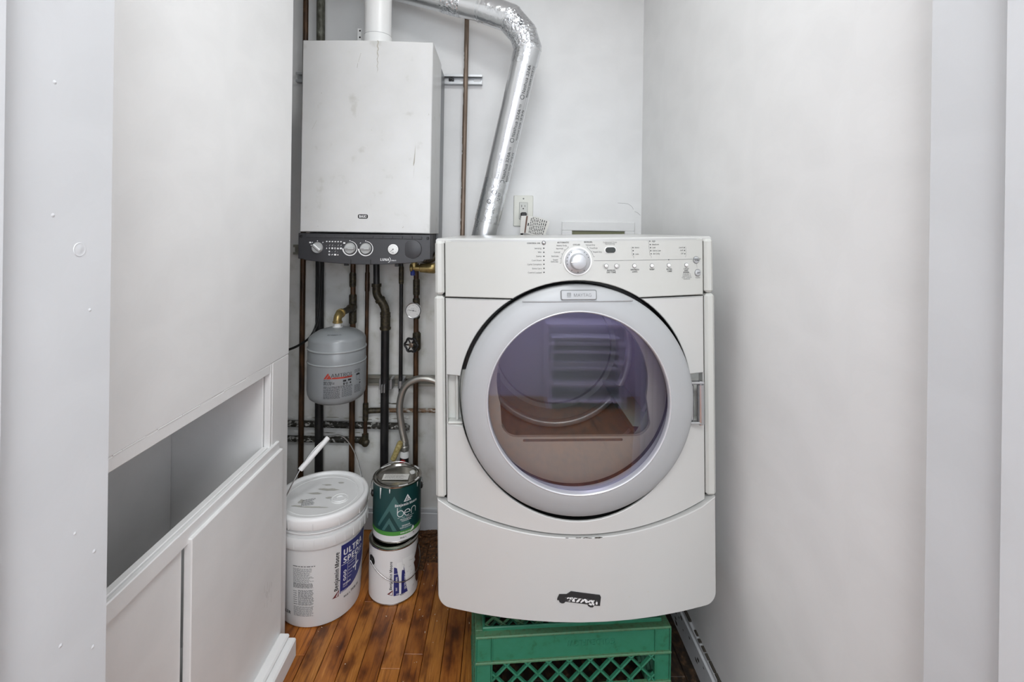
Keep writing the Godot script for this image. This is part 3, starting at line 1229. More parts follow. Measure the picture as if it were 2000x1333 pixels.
	var face_half := PackedVector2Array([Vector2(-0.25, -0.25), Vector2(0.25, -0.25), Vector2(0.25, 0.0), Vector2(-0.25, 0.0)])
	var face_top := PackedVector2Array([Vector2(-0.25, 0.0), Vector2(0.25, 0.0), Vector2(0.25, 0.25), Vector2(-0.25, 0.25)])
	for q in Geometry2D.clip_polygons(face_half, open):
		b.panel(q, -0.032, 0.012, 0.0)
	for q in Geometry2D.clip_polygons(face_top, open):
		b.panel(q, -0.032, 0.012, 0.0)
	part("bulkhead", b, "drum_bulkhead", drum)
	# lip of the lint filter slot on the flat
	b = MB.new()
	b.panel(rrect(Vector2(0.0, -0.128), Vector2(0.25, 0.006), 0.0025), -0.0305, 0.002, 0.0005)
	part("filter_slot", b, "lint_screen", drum)
	b = MB.new()
	b.xf = facing(Vector3.ZERO)
	b.lathe([Vector2(0.20, -0.05), Vector2(0.255, -0.07), Vector2(0.262, -0.10), Vector2(0.262, -0.50), Vector2(0.0, -0.52)].map(func(p): return Vector2(p.x, p.y)), 64, 30)
	part("drum_wall", b, "drum_steel", drum)
	b = MB.new()
	b.xf = facing(Vector3.ZERO)
	b.lathe([Vector2(0.2625, -0.20), Vector2(0.2560, -0.202), Vector2(0.2560, -0.208), Vector2(0.2625, -0.21)], 64, 60)
	part("drum_bead", b, "drum_rim", drum)
	b = MB.new()
	b.xf = facing(Vector3.ZERO)
	b.lathe([Vector2(0.2405, -0.44), Vector2(0.215, -0.47), Vector2(0.20, -0.472), Vector2(0.198, -0.485), Vector2(0, -0.487)], 64, 30)
	part("drum_end", b, "drum_back", drum)
	b = MB.new()
	b.xf = facing(Vector3.ZERO)
	b.lathe([Vector2(0.2600, -0.425), Vector2(0.2500, -0.420), Vector2(0.2400, -0.425), Vector2(0.2390, -0.440)], 64, 60)
	part("drum_rim", b, "drum_rim", drum)
	for a in [-0.62, 1.5, 3.6]:
		b = MB.new()
		var rd := Vector3(cos(a), sin(a), 0)
		var sd := Vector3(-sin(a), cos(a), 0)
		var base := rd * 0.262
		for z in [[-0.09, -0.29], [-0.29, -0.48]]:
			var tip0 := rd * 0.205 + Vector3(0, 0, z[0])
			var tip1 := rd * 0.205 + Vector3(0, 0, z[1])
			for s in [-1.0, 1.0]:
				b.quad(base + sd * s * 0.035 + Vector3(0, 0, z[0]), base + sd * s * 0.035 + Vector3(0, 0, z[1]), tip1, tip0, sd * s + rd * -0.5)
		part("drum_vane", b, "drum_vane", drum)

	dryer_controls(t, console)

	# van-shaped magnet on the kick panel
	var van := thing("van_magnet", "small worn black van-shaped magnet on the dryer's kick panel", "magnet", Vector3(0.196, 0.36, -1.153))
	van.rotation.z = 0.022
	var sp := PackedVector2Array()
	for q in [[-0.050, -0.004], [-0.047, 0.006], [-0.030, 0.0085], [-0.021, 0.0165], [0.036, 0.0165], [0.047, 0.0165], [0.050, 0.012], [0.050, -0.004], [0.0505, -0.008], [0.037, -0.009], [0.0345, -0.0135], [0.029, -0.0145], [0.023, -0.012], [0.021, -0.0085], [-0.030, -0.0085], [-0.033, -0.0125], [-0.038, -0.014], [-0.044, -0.012], [-0.046, -0.0075], [-0.050, -0.0075]]:
		sp.append(Vector2(q[0], q[1]))
	b = MB.new()
	b.xf = Transform3D(Basis(Vector3.BACK, -0.14), Vector3(-0.004, 0.0545, bow_kick(0) + 0.0016))
	b.panel(sp, 0.0, 0.0016, 0.0003)
	part("van_outline", b, "magnet_black", van)
	b = MB.new()
	b.xf = Transform3D(Basis(Vector3.BACK, -0.14), Vector3(-0.004, 0.0545, bow_kick(0) + 0.0019))
	b.panel(PackedVector2Array([Vector2(-0.034, 0.0), Vector2(-0.02, 0.004), Vector2(0.0, 0.003), Vector2(0.02, 0.004), Vector2(0.043, 0.003), Vector2(0.044, -0.005), Vector2(0.031, -0.010), Vector2(0.02, -0.0065), Vector2(-0.02, -0.006), Vector2(-0.031, -0.007)]), 0.0, 0.0006, 0.0)
	part("worn_patch", b, "magnet_chipped", van)


func dryer_controls(t: Node3D, console: Node3D) -> void:
	var at := on_front
	var b := MB.new()
	var g := MB.new()
	for e in [["CONTROL ON", -0.1018, 0.8829, 0.0034], ["AUTOMATIC", -0.0329, 0.8842, 0.0034], ["CYCLES", -0.0019, 0.8785, 0.003], ["MANUAL", 0.0257, 0.8849, 0.0034], ["MANUAL", 0.0796, 0.8182, 0.0035], ["DRY TIME", 0.0796, 0.8134, 0.0035], ["DRYNESS", 0.1365, 0.8187, 0.0035], ["LEVEL", 0.1365, 0.8138, 0.0035], ["TEMP", 0.1785, 0.8183, 0.0035], ["EXTRA", 0.2231, 0.8178, 0.0035], ["CARE", 0.2244, 0.8129, 0.0035], ["CYCLE", 0.2682, 0.8175, 0.0032], ["END", 0.2681, 0.8130, 0.0032], ["SIGNAL", 0.2681, 0.8086, 0.0032]]:
		b.write(e[0], e[3], e[1], e[2], at, bold)
	for e in [["Sensing", -0.0835, 0.8708, 1], ["Wet", -0.0835, 0.8618, 1], ["Damp", -0.0835, 0.8522, 1], ["Cool Down", -0.0835, 0.8426, 1], ["Cycle Complete", -0.0835, 0.8331, 1], ["Extra Care", -0.0835, 0.8235, 1], ["Control Locked", -0.0835, 0.8139, 1], ["Heavy Duty", -0.0364, 0.8770, 0], ["Normal", -0.0413, 0.8699, 0], ["Cancel", -0.0473, 0.8615, 0], ["Delicate", -0.0521, 0.8521, 0], ["Super", -0.0510, 0.8439, 0], ["Delicate", -0.0534, 0.8393, 0], ["Timed Dry", 0.0304, 0.8776, 0], ["Touchup", 0.0376, 0.8705, 0], ["Rapid Dry", 0.0472, 0.8614, 0], ["More", 0.1365, 0.8704, -1], ["Less", 0.1375, 0.8552, -1], ["High", 0.1790, 0.8850, -1], ["Medium", 0.1797, 0.8770, -1], ["Low", 0.1803, 0.8698, -1], ["Extra Low", 0.1810, 0.8624, -1], ["Air Only", 0.1817, 0.8551, -1], ["Loud", 0.2595, 0.8688, 1], ["Soft", 0.2602, 0.8619, 1], ["Off", 0.2608, 0.8541, 1]]:
		b.write(e[0], 0.0031, e[1], e[2], at, sans, e[3])
	for e in [["Estimated Time", 0.0770, 0.8832], ["Remaining", 0.0770, 0.8796], ["Power", 0.3000, 0.7945], ["Hold for 3", 0.2694, 0.8036], ["seconds to", 0.2694, 0.7999], ["lock / unlock", 0.2693, 0.7962], ["controls", 0.2693, 0.7925]]:
		g.write(e[0], 0.0024, e[1], e[2], at, sans)
	# indicator dots and the thin rules between them
	for k in 7:
		b.decal(circle(Vector2(-0.0780, 0.8711 - k * 0.0094), 0.0016, 12), at, 0.1)
	for q in [[0.132, 0.8705], [0.1325, 0.8633], [0.1332, 0.8555], [0.1741, 0.8851], [0.1748, 0.8772], [0.1756, 0.8698], [0.1762, 0.8626], [0.177, 0.8553], [0.2631, 0.8684], [0.2640, 0.8616], [0.2646, 0.8536], [0.2217, 0.8403]]:
		b.decal(circle(Vector2(q[0], q[1]), 0.0014, 12), at, 0.1)
	for l in [[0.1285, 0.8725, 0.1300, 0.853], [0.1300, 0.853, 0.1338, 0.850], [0.1338, 0.850, 0.1338, 0.845], [0.1708, 0.887, 0.1732, 0.853], [0.1732, 0.853, 0.1775, 0.850], [0.1775, 0.850, 0.1775, 0.8455], [0.2668, 0.871, 0.2682, 0.851], [0.2682, 0.851, 0.2655, 0.845], [0.2962, 0.829, 0.2976, 0.819]]:
		rule(g, Vector2(l[0], l[1]), Vector2(l[2], l[3]), 0.0005, at)
	rule(g, Vector2(0.038, 0.8412), Vector2(0.285, 0.8402), 0.0008, at)
	# scale round the dial
	var c := Vector2(0.0003, 0.8405)
	for a in [[2.15, 3.25], [0.25, 0.95]]:
		var steps := 10
		for k in steps:
			var a0: float = a[0] + (a[1] - a[0]) * k / steps
			var a1: float = a[0] + (a[1] - a[0]) * (k + 1) / steps
			rule(b, c + Vector2(cos(a0), sin(a0)) * 0.0385, c + Vector2(cos(a1), sin(a1)) * 0.0385, 0.0005, at)
	for a in [2.15, 2.42, 2.7, 2.97, 3.25, 0.95, 0.6, 0.25]:
		rule(b, c + Vector2(cos(a), sin(a)) * 0.0385, c + Vector2(cos(a), sin(a)) * 0.042, 0.0005, at)
	part("lettering", b, "print_dark", console)
	part("fine_lettering", g, "print_grey", console)
	# dial
	b = MB.new()
	b.xf = facing(Vector3(c.x, c.y, bow_front(0)))
	b.lathe([Vector2(0.0335, 0.0), Vector2(0.0335, 0.002), Vector2(0.0325, 0.003), Vector2(0.0300, 0.003), Vector2(0.0295, 0.002)], 48)
	part("dial_ring", b, "button_white", console)
	b = MB.new()
	b.xf = facing(Vector3(c.x, c.y, bow_front(0)))
	b.lathe([Vector2(0.0295, 0.001), Vector2(0.0295, 0.004), Vector2(0.0275, 0.006), Vector2(0.024, 0.0075), Vector2(0.0195, 0.0085), Vector2(0.0185, 0.013), Vector2(0.0180, 0.022), Vector2(0.0165, 0.0245), Vector2(0.013, 0.0255), Vector2(0, 0.026)], 48, 40)
	part("dial", b, "knob_grey", console)
	b = MB.new()
	b.box(Vector3(c.x - 0.0115, c.y - 0.001, bow_front(0) + 0.0256), Vector3(0.015, 0.0024, 0.002), 0.0006)
	part("dial_pointer", b, "button_white", console)
	b = MB.new()
	for a in [2.2, 2.5, 2.8, 3.1, 3.4, 0.95, 0.65, 0.35, 4.1, 5.3, 4.7]:
		b.xf = facing(Vector3(c.x + cos(a) * 0.0255, c.y + sin(a) * 0.0255, bow_front(0) + 0.0068))
		b.lathe([Vector2(0.0011, 0.0), Vector2(0.001, 0.0006), Vector2(0, 0.0007)], 8)
	part("dial_dots", b, "print_dark", console).set_meta("kind", "stuff")
	# time display
	b = MB.new()
	var zd := bow_front(0.0776)
	b.xf = Transform3D(Basis(Vector3.UP, 0.08), Vector3(0.0776, 0.8655, zd))
	b.panel(rrect(Vector2.ZERO, Vector2(0.0285, 0.017), 0.008), 0.0014, 0.004, 0.001)
	part("display_frame", b, "button_white", console)
	b = MB.new()
	b.xf = Transform3D(Basis(Vector3.UP, 0.08), Vector3(0.0776, 0.8655, zd))
	b.panel(rrect(Vector2.ZERO, Vector2(0.0245, 0.0135), 0.0065), 0.002, 0.004, 0.0)
	part("display", b, "display_window", console)
	# push buttons
	for e in [[0.0675, 0.8285, 0.0042, "button_white"], [0.0919, 0.8282, 0.0042, "button_white"], [0.1353, 0.8278, 0.0042, "button_white"], [0.1786, 0.8272, 0.0042, "button_white"], [0.2219, 0.8270, 0.0042, "button_white"], [0.2682, 0.8265, 0.0042, "button_white"], [0.2951, 0.8379, 0.0078, "button_grey"], [0.2991, 0.8066, 0.0078, "button_grey"], [-0.078, 0.8838, 0.0038, "chrome"]]:
		b = MB.new()
		var r: float = e[2]
		b.xf = Transform3D(Basis(Vector3.UP, e[0] * 0.9) * Basis(Vector3.RIGHT, PI / 2), Vector3(e[0], e[1], bow_front(e[0])))
		b.lathe([Vector2(r, -0.002), Vector2(r, 0.0022), Vector2(r * 0.85, 0.0036), Vector2(r * 0.4, 0.0042), Vector2(0, 0.0043)], 24, 50)
		part("push_button", b, e[3], console)
		b = MB.new()
		b.xf = Transform3D(Basis(Vector3.UP, e[0] * 0.9) * Basis(Vector3.RIGHT, PI / 2), Vector3(e[0], e[1], bow_front(e[0])))
		b.lathe([Vector2(r + 0.0012, -0.001), Vector2(r + 0.0012, 0.0007), Vector2(r + 0.0001, 0.0007)], 24)
		part("button_ring", b, "print_grey", console)
	for e in [["HOLD TO", 0.2951, 0.8396, 0.0016], ["START", 0.2951, 0.8366, 0.0024], ["OFF", 0.2991, 0.8066, 0.0027], ["+", 0.0919, 0.8282, 0.003], ["-", 0.0675, 0.8285, 0.004]]:
		var p := Vector3(e[1], e[2], bow_front(e[1]))
		b = MB.new()
		b.xf = Transform3D(Basis(Vector3.UP, e[1] * 0.9), p)
		b.write(e[0], e[3], 0, 0, on_plane(Vector3(0, 0, 0.0046)), bold)
		part("button_lettering", b, "print_dark", console)
	b = MB.new()
	for s in [[0.0675, 2.4, 5.4], [0.0919, 3.9, 6.9]]:
		var cc := Vector2(s[0], 0.8285)
		for k in 10:
			var a0: float = s[1] + (s[2] - s[1]) * k / 10
			var a1: float = s[1] + (s[2] - s[1]) * (k + 1) / 10
			rule(b, cc + Vector2(cos(a0), sin(a0)) * 0.0075, cc + Vector2(cos(a1), sin(a1)) * 0.0075, 0.0005, at)
	part("button_rules", b, "print_grey", console)


# a thin printed line
func rule(b: MB, p: Vector2, q: Vector2, w: float, at: Callable) -> void:
	var s := (q - p).normalized().orthogonal() * w * 0.5
	b.decal(PackedVector2Array([p + s, q + s, q - s, p - s]), at, 0.02)


# ---------------------------------------------------------------- milk crates under the dryer
func crates() -> void:
	var t := thing("milk_crate", "upturned green plastic milk crate with moulded lettering under the dryer front", "crate", Vector3(0.181, 0, -1.328), "crates under the dryer")
	t.rotation.y = 0.083
	var W := 0.246
	var D := 0.165
	var H := 0.281
	var b := MB.new()
	for sx in [-1.0, 1.0]:
		for sz in [-1.0, 1.0]:
			b = MB.new()
			b.span(Vector3(sx * (W - 0.040), 0, sz * (D - 0.004)), Vector3(sx * (W - 0.003), H - 0.004, sz * (D - 0.009)), 0.002)
			b.span(Vector3(sx * (W - 0.004), 0, sz * (D - 0.040)), Vector3(sx * (W - 0.009), H - 0.004, sz * (D - 0.004)), 0.002)
			b.span(Vector3(sx * (W - 0.0425), 0, sz * D), Vector3(sx * (W - 0.0395), H - 0.004, sz * (D - 0.014)), 0.001)
			b.span(Vector3(sx * (W - 0.004), 0, sz * D), Vector3(sx * W, H - 0.004, sz * (D - 0.005)), 0.002)
			part("corner_post", b, "crate_green", t)
	# solid bands with their ribs on the four sides
	for s in [-1.0, 1.0]:
		b = MB.new()
		b.span(Vector3(-W + 0.042, H - 0.062, s * (D - 0.004)), Vector3(W - 0.042, H - 0.004, s * (D - 0.009)), 0.001)
		var band := part("name_band", b, "crate_green", t)
		if s > 0:
			b = MB.new()
			b.xf = Transform3D(Basis(Vector3.LEFT, Vector3.DOWN, Vector3.BACK), Vector3(0.042, H - 0.030, D - 0.0035))
			b.emboss("GOLDENFLOW", 0.0135, 0.0024, sans)
			part("moulded_lettering", b, "crate_green", band)
		b = MB.new()
		b.span(Vector3(s * (W - 0.004), H - 0.062, -D + 0.042), Vector3(s * (W - 0.009), H - 0.004, D - 0.042), 0.001)
		part("side_band", b, "crate_green", t)
		for y in [H - 0.064, H - 0.137, 0.012]:
			b = MB.new()
			b.span(Vector3(-W, y - 0.003, s * (D - 0.009)), Vector3(W, y + 0.003, s * (D + 0.002)), 0.0015)
			part("rail", b, "crate_dusty", t)
			b = MB.new()
			b.span(Vector3(s * (W - 0.009), y - 0.003, -D + 0.010), Vector3(s * (W + 0.002), y + 0.003, D - 0.010), 0.0015)
			part("rail", b, "crate_dusty", t)
	# slanting lattice bars, front and back, then the two ends
	var lo := [H - 0.134, 0.015]
	var hi := [H - 0.067, H - 0.140]
	for row in 2:
		for s in [-1.0, 1.0]:
			lattice(t, W - 0.0425, lo[row], hi[row], s * (D - 0.010), s * D, false, 0.052)
			lattice(t, D - 0.0425, lo[row], hi[row], s * (W - 0.010), s * W, true, 0.052)
	# top: rim, raised inner frame and its own lattice
	b = MB.new()
	for s in [-1.0, 1.0]:
		b.span(Vector3(-W, H - 0.006, s * D), Vector3(W, H, s * (D - 0.022)), 0.002)
		b.span(Vector3(s * W, H - 0.006, -D + 0.020), Vector3(s * (W - 0.022), H, D - 0.020), 0.002)
	part("rim", b, "crate_dusty", t)
	b = MB.new()
	for s in [-1.0, 1.0]:
		b.span(Vector3(-W + 0.018, H - 0.002, s * (D - 0.018)), Vector3(W - 0.018, H + 0.008, s * (D - 0.024)), 0.0015)
		b.span(Vector3(s * (W - 0.018), H - 0.002, -D + 0.020), Vector3(s * (W - 0.024), H + 0.008, D - 0.020), 0.0015)
	part("raised_frame", b, "crate_green", t)
	for k in range(-12, 13):
		for dirn in [-1.0, 1.0]:
			var seg := clip_bar(k * 0.044, dirn, W - 0.024, D - 0.024)
			if seg.size() < 2:
				continue
			var p := Vector3(seg[0].x, H + 0.003, seg[0].y)
			var q := Vector3(seg[1].x, H + 0.003, seg[1].y)
			if p.distance_to(q) < 0.012:
				continue
			b = MB.new()
			bar(b, p, q, 0.004, 0.007, Vector3.UP)
			part("top_lattice_bar", b, "crate_dusty", t)
	var c2 := t.duplicate()
	c2.name = numbered("milk_crate")
	add_child(c2)
	c2.position = Vector3(0.20, 0, -1.706)
	c2.rotation.y = 0.0
	c2.set_meta("label", "green plastic milk crate behind the lettered crate, under the dryer's back")


# the part of the slanting line x = c + dir * z that lies in a rectangle
func clip_bar(c: float, dirn: float, w: float, d: float) -> Array:
	var out := []
	var z0 := -d
	var z1 := d
	var xa := c + dirn * z0
	var xb := c + dirn * z1
	if dirn > 0:
		if xa < -w:
			z0 = -w - c
		if xb > w:
			z1 = w - c
	else:
		if xa > w:
			z0 = c - w
		if xb < -w:
			z1 = c + w
	if z1 - z0 > 0.004:
		out = [Vector2(c + dirn * z0, z0), Vector2(c + dirn * z1, z1)]
	return out


# a straight flat bar from p to q, width w across, height h along up
func bar(b: MB, p: Vector3, q: Vector3, w: float, h: float, up: Vector3) -> void:
	var d := (q - p).normalized()
	var s := d.cross(up).normalized()
	var u := s.cross(d).normalized()
	var keep := b.xf
	b.xf = Transform3D(Basis(d, u, s), (p + q) * 0.5)
	b.box(Vector3.ZERO, Vector3(p.distance_to(q), h, w), minf(w, h) * 0.2)
	b.xf = keep


func lattice(t: Node3D, half: float, y0: float, y1: float, z0: float, z1: float, end: bool, pitch: float) -> void:
	var hh := (y1 - y0) * 0.5
	var yc := (y0 + y1) * 0.5
	var zc := (z0 + z1) * 0.5
	var dep := absf(z1 - z0)
	var n := int(ceil((half + hh) / pitch))
	for k in range(-n, n + 1):
		for dirn in [-1.0, 1.0]:
			var seg := clip_bar(k * pitch + pitch * 0.25, dirn, half, hh)
			if seg.size() < 2 or seg[0].distance_to(seg[1]) < 0.012:
				continue
			var p := Vector3(seg[0].x, yc + seg[0].y, zc)
			var q := Vector3(seg[1].x, yc + seg[1].y, zc)
			var b := MB.new()
			var up := Vector3.BACK
			if end:
				p = Vector3(zc, p.y, p.x)
				q = Vector3(zc, q.y, q.x)
				up = Vector3.RIGHT
			bar(b, p, q, 0.0045, dep, up)
			part("lattice_bar", b, "crate_green", t)


# ---------------------------------------------------------------- boiler
func boiler() -> void:
	var t := thing("wall_boiler", "white wall-hung boiler with a black control panel along its bottom", "boiler", Vector3(-0.470, 1.147, -1.62))
	t.rotation.z = -0.003
	var bw := func(x: float) -> float: return 0.012 * (1.0 - pow(x / 0.225, 2.0))
	var b := MB.new()
	b.panel(rrect(Vector2(0, 0.437), Vector2(0.449, 0.660), 0.003, 3), 0.0, 0.215, 0.004, bw)
	b.quad(Vector3(-0.22, 0.112, -0.2), Vector3(0.22, 0.112, -0.2), Vector3(0.22, 0.112, 0.0), Vector3(-0.22, 0.112, 0.0), Vector3.DOWN)
	var cover := part("cover", b, "boiler_enamel", t)
	b = MB.new()
	b.span(Vector3(-0.2215, 0.02, -0.345), Vector3(0.2215, 0.760, -0.2155), 0.002)
	part("back_frame", b, "boiler_frame", t)
	b = MB.new()
	b.span(Vector3(-0.215, 0.03, -0.2155), Vector3(0.215, 0.106, -0.06), 0.002)
	part("valve_compartment", b, "black", t)
	# rust run below the flue, scuffs
	var at := func(q: Vector2) -> Array: return [Vector3(q.x, q.y, bw.call(q.x) + 0.0005), Vector3(0, 0, 1)]
	b = MB.new()
	var run := PackedVector2Array()
	var back := PackedVector2Array()
	var rng := RandomNumberGenerator.new()
	rng.seed = 4
	for k in 24:
		var y := 0.764 - 0.0048 * k
		var w := 0.0026 * (1.0 - k / 26.0)
		var x := 0.037 + 0.002 * sin(k * 1.3)
		run.append(Vector2(x - w * rng.randf_range(0.4, 1.1), y))
		back.append(Vector2(x + w * rng.randf_range(0.4, 1.1), y))
	back.reverse()
	run.append_array(back)
	b.decal(run, at, 0.1)
	part("rust_run", b, "rust_stain", cover)
	b = MB.new()
	for s in [[-0.02, 0.72, -0.028, 0.69, 0.0008], [-0.03, 0.685, -0.032, 0.67, 0.0012], [-0.155, 0.585, -0.153, 0.582, 0.0014], [0.213, 0.52, 0.2135, 0.515, 0.001], [-0.185, 0.46, -0.17, 0.49, 0.0006], [0.02, 0.46, 0.021, 0.457, 0.001], [0.13, 0.127, 0.134, 0.131, 0.0014], [-0.16, 0.127, -0.158, 0.1285, 0.0014]]:
		b = MB.new()
		rule(b, Vector2(s[0], s[1]), Vector2(s[2], s[3]), s[4], at)
		part("scuff_mark", b, "scuff", cover)
	b = MB.new()
	b.decal(PackedVector2Array([Vector2(0.170, 0.415), Vector2(0.1675, 0.385), Vector2(0.1655, 0.365), Vector2(0.1630, 0.345), Vector2(0.1645, 0.338), Vector2(0.1680, 0.352), Vector2(0.1690, 0.375)]), at, 0.1)
	b.decal(PackedVector2Array([Vector2(0.1675, 0.340), Vector2(0.1655, 0.320), Vector2(0.1645, 0.296), Vector2(0.1660, 0.318)]), at, 0.1)
	part("scrape", b, "scuff", cover)
	# badge
	b = MB.new()
	b.decal(rrect(Vector2(-0.004, 0.1635), Vector2(0.034, 0.0145), 0.005), at, 0.1)
	part("badge", b, "black", cover)
	b = MB.new()
	var at2 := func(q: Vector2) -> Array: return [Vector3(q.x, q.y, bw.call(q.x) + 0.0010), Vector3(0, 0, 1)]
	b.write("BAXI", 0.0085, -0.004, 0.1635, at2, bold, 0, 0.95)
	part("badge_lettering", b, "print_white", cover)

	# control panel
	var poly := PackedVector2Array([Vector2(-0.2265, 0.016), Vector2(-0.207, 0.0145)])
	for k in 21:
		var x := -0.202 + 0.404 * k / 20
		poly.append(Vector2(x, 0.0115 * pow(x / 0.202, 2.0)))
	poly.append_array([Vector2(0.207, 0.0175), Vector2(0.2275, 0.0205), Vector2(0.2265, 0.1045), Vector2(-0.2265, 0.1035)])
	var bp := func(x: float) -> float: return 0.010 * (1.0 - pow(x / 0.2275, 2.0))
	b = MB.new()
	b.panel(poly, 0.004, 0.05, 0.002, bp)
	var cp := part("control_panel", b, "panel_black", t)
	b = MB.new()
	for k in 12:
		var x := -0.198 + k * 0.033
		b.span(Vector3(x, 0.089, 0.0035 + bp.call(x)), Vector3(x + 0.0332, 0.0985, 0.0065 + bp.call(x)), 0.001)
	part("top_lip", b, "panel_black", cp)
	for x in [-0.042, 0.0255]:
		b = MB.new()
		b.span(Vector3(x - 0.001, 0.0, 0.012), Vector3(x + 0.001, 0.017, 0.0149), 0.0004)
		part("slit", b, "black", cp)
	for x in [-0.062, 0.112]:
		b = MB.new()
		b.span(Vector3(x - 0.007, -0.006, -0.01), Vector3(x + 0.007, 0.004, 0.004), 0.001)
		part("catch", b, "black", cp)
	for x in [-0.217, 0.217]:
		b = MB.new()
		b.xf = facing(Vector3(x, 0.0925, 0.0045))
		b.lathe([Vector2(0.0055, 0), Vector2(0.0050, 0.0012), Vector2(0.0028, 0.0012), Vector2(0.0025, 0.0004), Vector2(0, 0.0004)], 16)
		part("screw", b, "black", cp)
	# three knobs
	var kx := [-0.158, -0.0457, 0.008]
	for k in 3:
		var z: float = 0.004 + bp.call(kx[k])
		b = MB.new()
		b.xf = facing(Vector3(kx[k], 0.0545, z))
		b.lathe([Vector2(0.019, 0), Vector2(0.019, 0.002), Vector2(0.0182, 0.006), Vector2(0.0172, 0.007), Vector2(0.0160, 0.0055), Vector2(0, 0.0055)], 36)
		part("knob", b, "panel_knob", cp)
		b = MB.new()
		b.xf = Transform3D(Basis(Vector3.BACK, -0.72 if k == 0 else 0.0), Vector3(kx[k], 0.0545, z + 0.010))
		b.box(Vector3.ZERO, Vector3(0.033, 0.0095, 0.010), 0.0025)
		part("knob_grip", b, "panel_knob", cp)
		if k > 0:
			b = MB.new()
			b.box(Vector3(kx[k] - 0.008, 0.0545, z + 0.0152), Vector3(0.010, 0.0016, 0.0006), 0.0002)
			part("knob_pointer", b, "print_mid", cp)
			b = MB.new()
			var w := 28
			for j in w:
				var a0 := PI + 0.05 + (PI * 1.5 - 0.15) * j / w
				var a1 := PI + 0.05 + (PI * 1.5 - 0.15) * (j + 1) / w
				var wd := 0.0046 * (1.0 - 0.72 * j / w)
				b.decal(ring_arc(Vector2(kx[k], 0.0545), 0.0242 - wd * 0.5, 0.0242 + wd * 0.5, a0, a1, 1), func(q: Vector2) -> Array: return [Vector3(q.x, q.y, 0.0046 + bp.call(q.x)), Vector3.BACK], 0.02)
			b.decal(circle(Vector2(kx[k] - 0.0005, 0.0802), 0.0017, 10), func(q: Vector2) -> Array: return [Vector3(q.x, q.y, 0.0046 + bp.call(q.x)), Vector3.BACK], 0.02)
			part("scale_print", b, "print_white", cp)
	# small white symbols
	var ap := func(q: Vector2) -> Array: return [Vector3(q.x, q.y, 0.0046 + bp.call(q.x)), Vector3.BACK]
	b = MB.new()
	for k in 6:
		var x := -0.1262 + k * 0.0098
		b.decal(PackedVector2Array([Vector2(x - 0.0026, 0.0745), Vector2(x + 0.0022, 0.0745), Vector2(x + 0.0032, 0.078), Vector2(x - 0.0018, 0.078)]), ap, 0.1)
		rule(b, Vector2(x - 0.001, 0.0625), Vector2(x + 0.0004, 0.0615), 0.0008, ap)
		if k in [1, 2, 4, 5]:
			rule(b, Vector2(x + 0.0002, 0.0617), Vector2(x + 0.002, 0.0665), 0.0008, ap)
	var y := 0.0535
	b.decal(PackedVector2Array([Vector2(-0.1285, y - 0.0025), Vector2(-0.1240, y - 0.0025), Vector2(-0.1255, y + 0.003)]), ap, 0.1)
	b.decal(rrect(Vector2(-0.1164, y), Vector2(0.0028, 0.006), 0.0012), ap, 0.1)
	b.decal(rrect(Vector2(-0.1066, y), Vector2(0.0058, 0.0058), 0.002), ap, 0.1)
	ring_print(b, Vector2(-0.0968, y), 0.0019, 0.0032, ap)
	b.decal(PackedVector2Array([Vector2(-0.0900, y - 0.003), Vector2(-0.0885, y - 0.003), Vector2(-0.0872, y), Vector2(-0.0858, y - 0.003), Vector2(-0.0842, y - 0.003), Vector2(-0.0842, y + 0.0005), Vector2(-0.0870, y + 0.0032), Vector2(-0.0900, y + 0.0005)]), ap, 0.1)
	b.rect(-0.0803, y - 0.0028, -0.0736, y + 0.0028, ap, 0.1)
	b.decal(circle(Vector2(-0.1164, 0.0425), 0.0026, 12), ap, 0.1)
	for x in [-0.1068, -0.0968, -0.0878]:
		rule(b, Vector2(x - 0.0012, 0.0418), Vector2(x + 0.0004, 0.0408), 0.0008, ap)
	rule(b, Vector2(-0.0966, 0.0410), Vector2(-0.0945, 0.0455), 0.0008, ap)
	y = 0.0318
	ring_print(b, Vector2(-0.1164, y), 0.0017, 0.0031, ap)
	b.decal(PackedVector2Array([Vector2(-0.1095, y - 0.0028), Vector2(-0.1065, y - 0.001), Vector2(-0.1035, y), Vector2(-0.1055, y + 0.0026), Vector2(-0.108, y + 0.001)]), ap, 0.1)
	b.rect(-0.1000, y - 0.0028, -0.0925, y + 0.0028, ap, 0.1)
	b.decal(circle(Vector2(-0.0868, y - 0.0005), 0.0022, 10), ap, 0.1)
	b.rect(-0.1870, 0.0695, -0.1805, 0.0742, ap, 0.1)
	b.decal(PackedVector2Array([Vector2(-0.1790, 0.0695), Vector2(-0.1765, 0.071), Vector2(-0.1735, 0.072), Vector2(-0.1755, 0.0748)]), ap, 0.1)
	b.decal(circle(Vector2(-0.1800, 0.0628), 0.0018, 10), ap, 0.1)
	b.decal(circle(Vector2(-0.1585, 0.0775), 0.0018, 10), ap, 0.1)
	b.decal(PackedVector2Array([Vector2(-0.1425, 0.0695), Vector2(-0.1405, 0.072), Vector2(-0.1365, 0.0725), Vector2(-0.1395, 0.0752)]), ap, 0.1)
	b.rect(-0.0690, 0.0695, -0.0620, 0.0745, ap, 0.1)
	b.decal(PackedVector2Array([Vector2(-0.0130, 0.0700), Vector2(-0.0110, 0.0720), Vector2(-0.0075, 0.0725), Vector2(-0.0100, 0.0752)]), ap, 0.1)
	b.write("LUNA", 0.0082, 0.0735, 0.0178, ap, bold, 0, 1.0)
	for k in 10:
		var a0 := -1.4 + 2.4 * k / 10.0
		rule(b, Vector2(0.083, 0.0178) + Vector2(cos(a0), sin(a0)) * 0.0095, Vector2(0.083, 0.0178) + Vector2(cos(a0 + 0.24), sin(a0 + 0.24)) * 0.0095, 0.0016, ap)
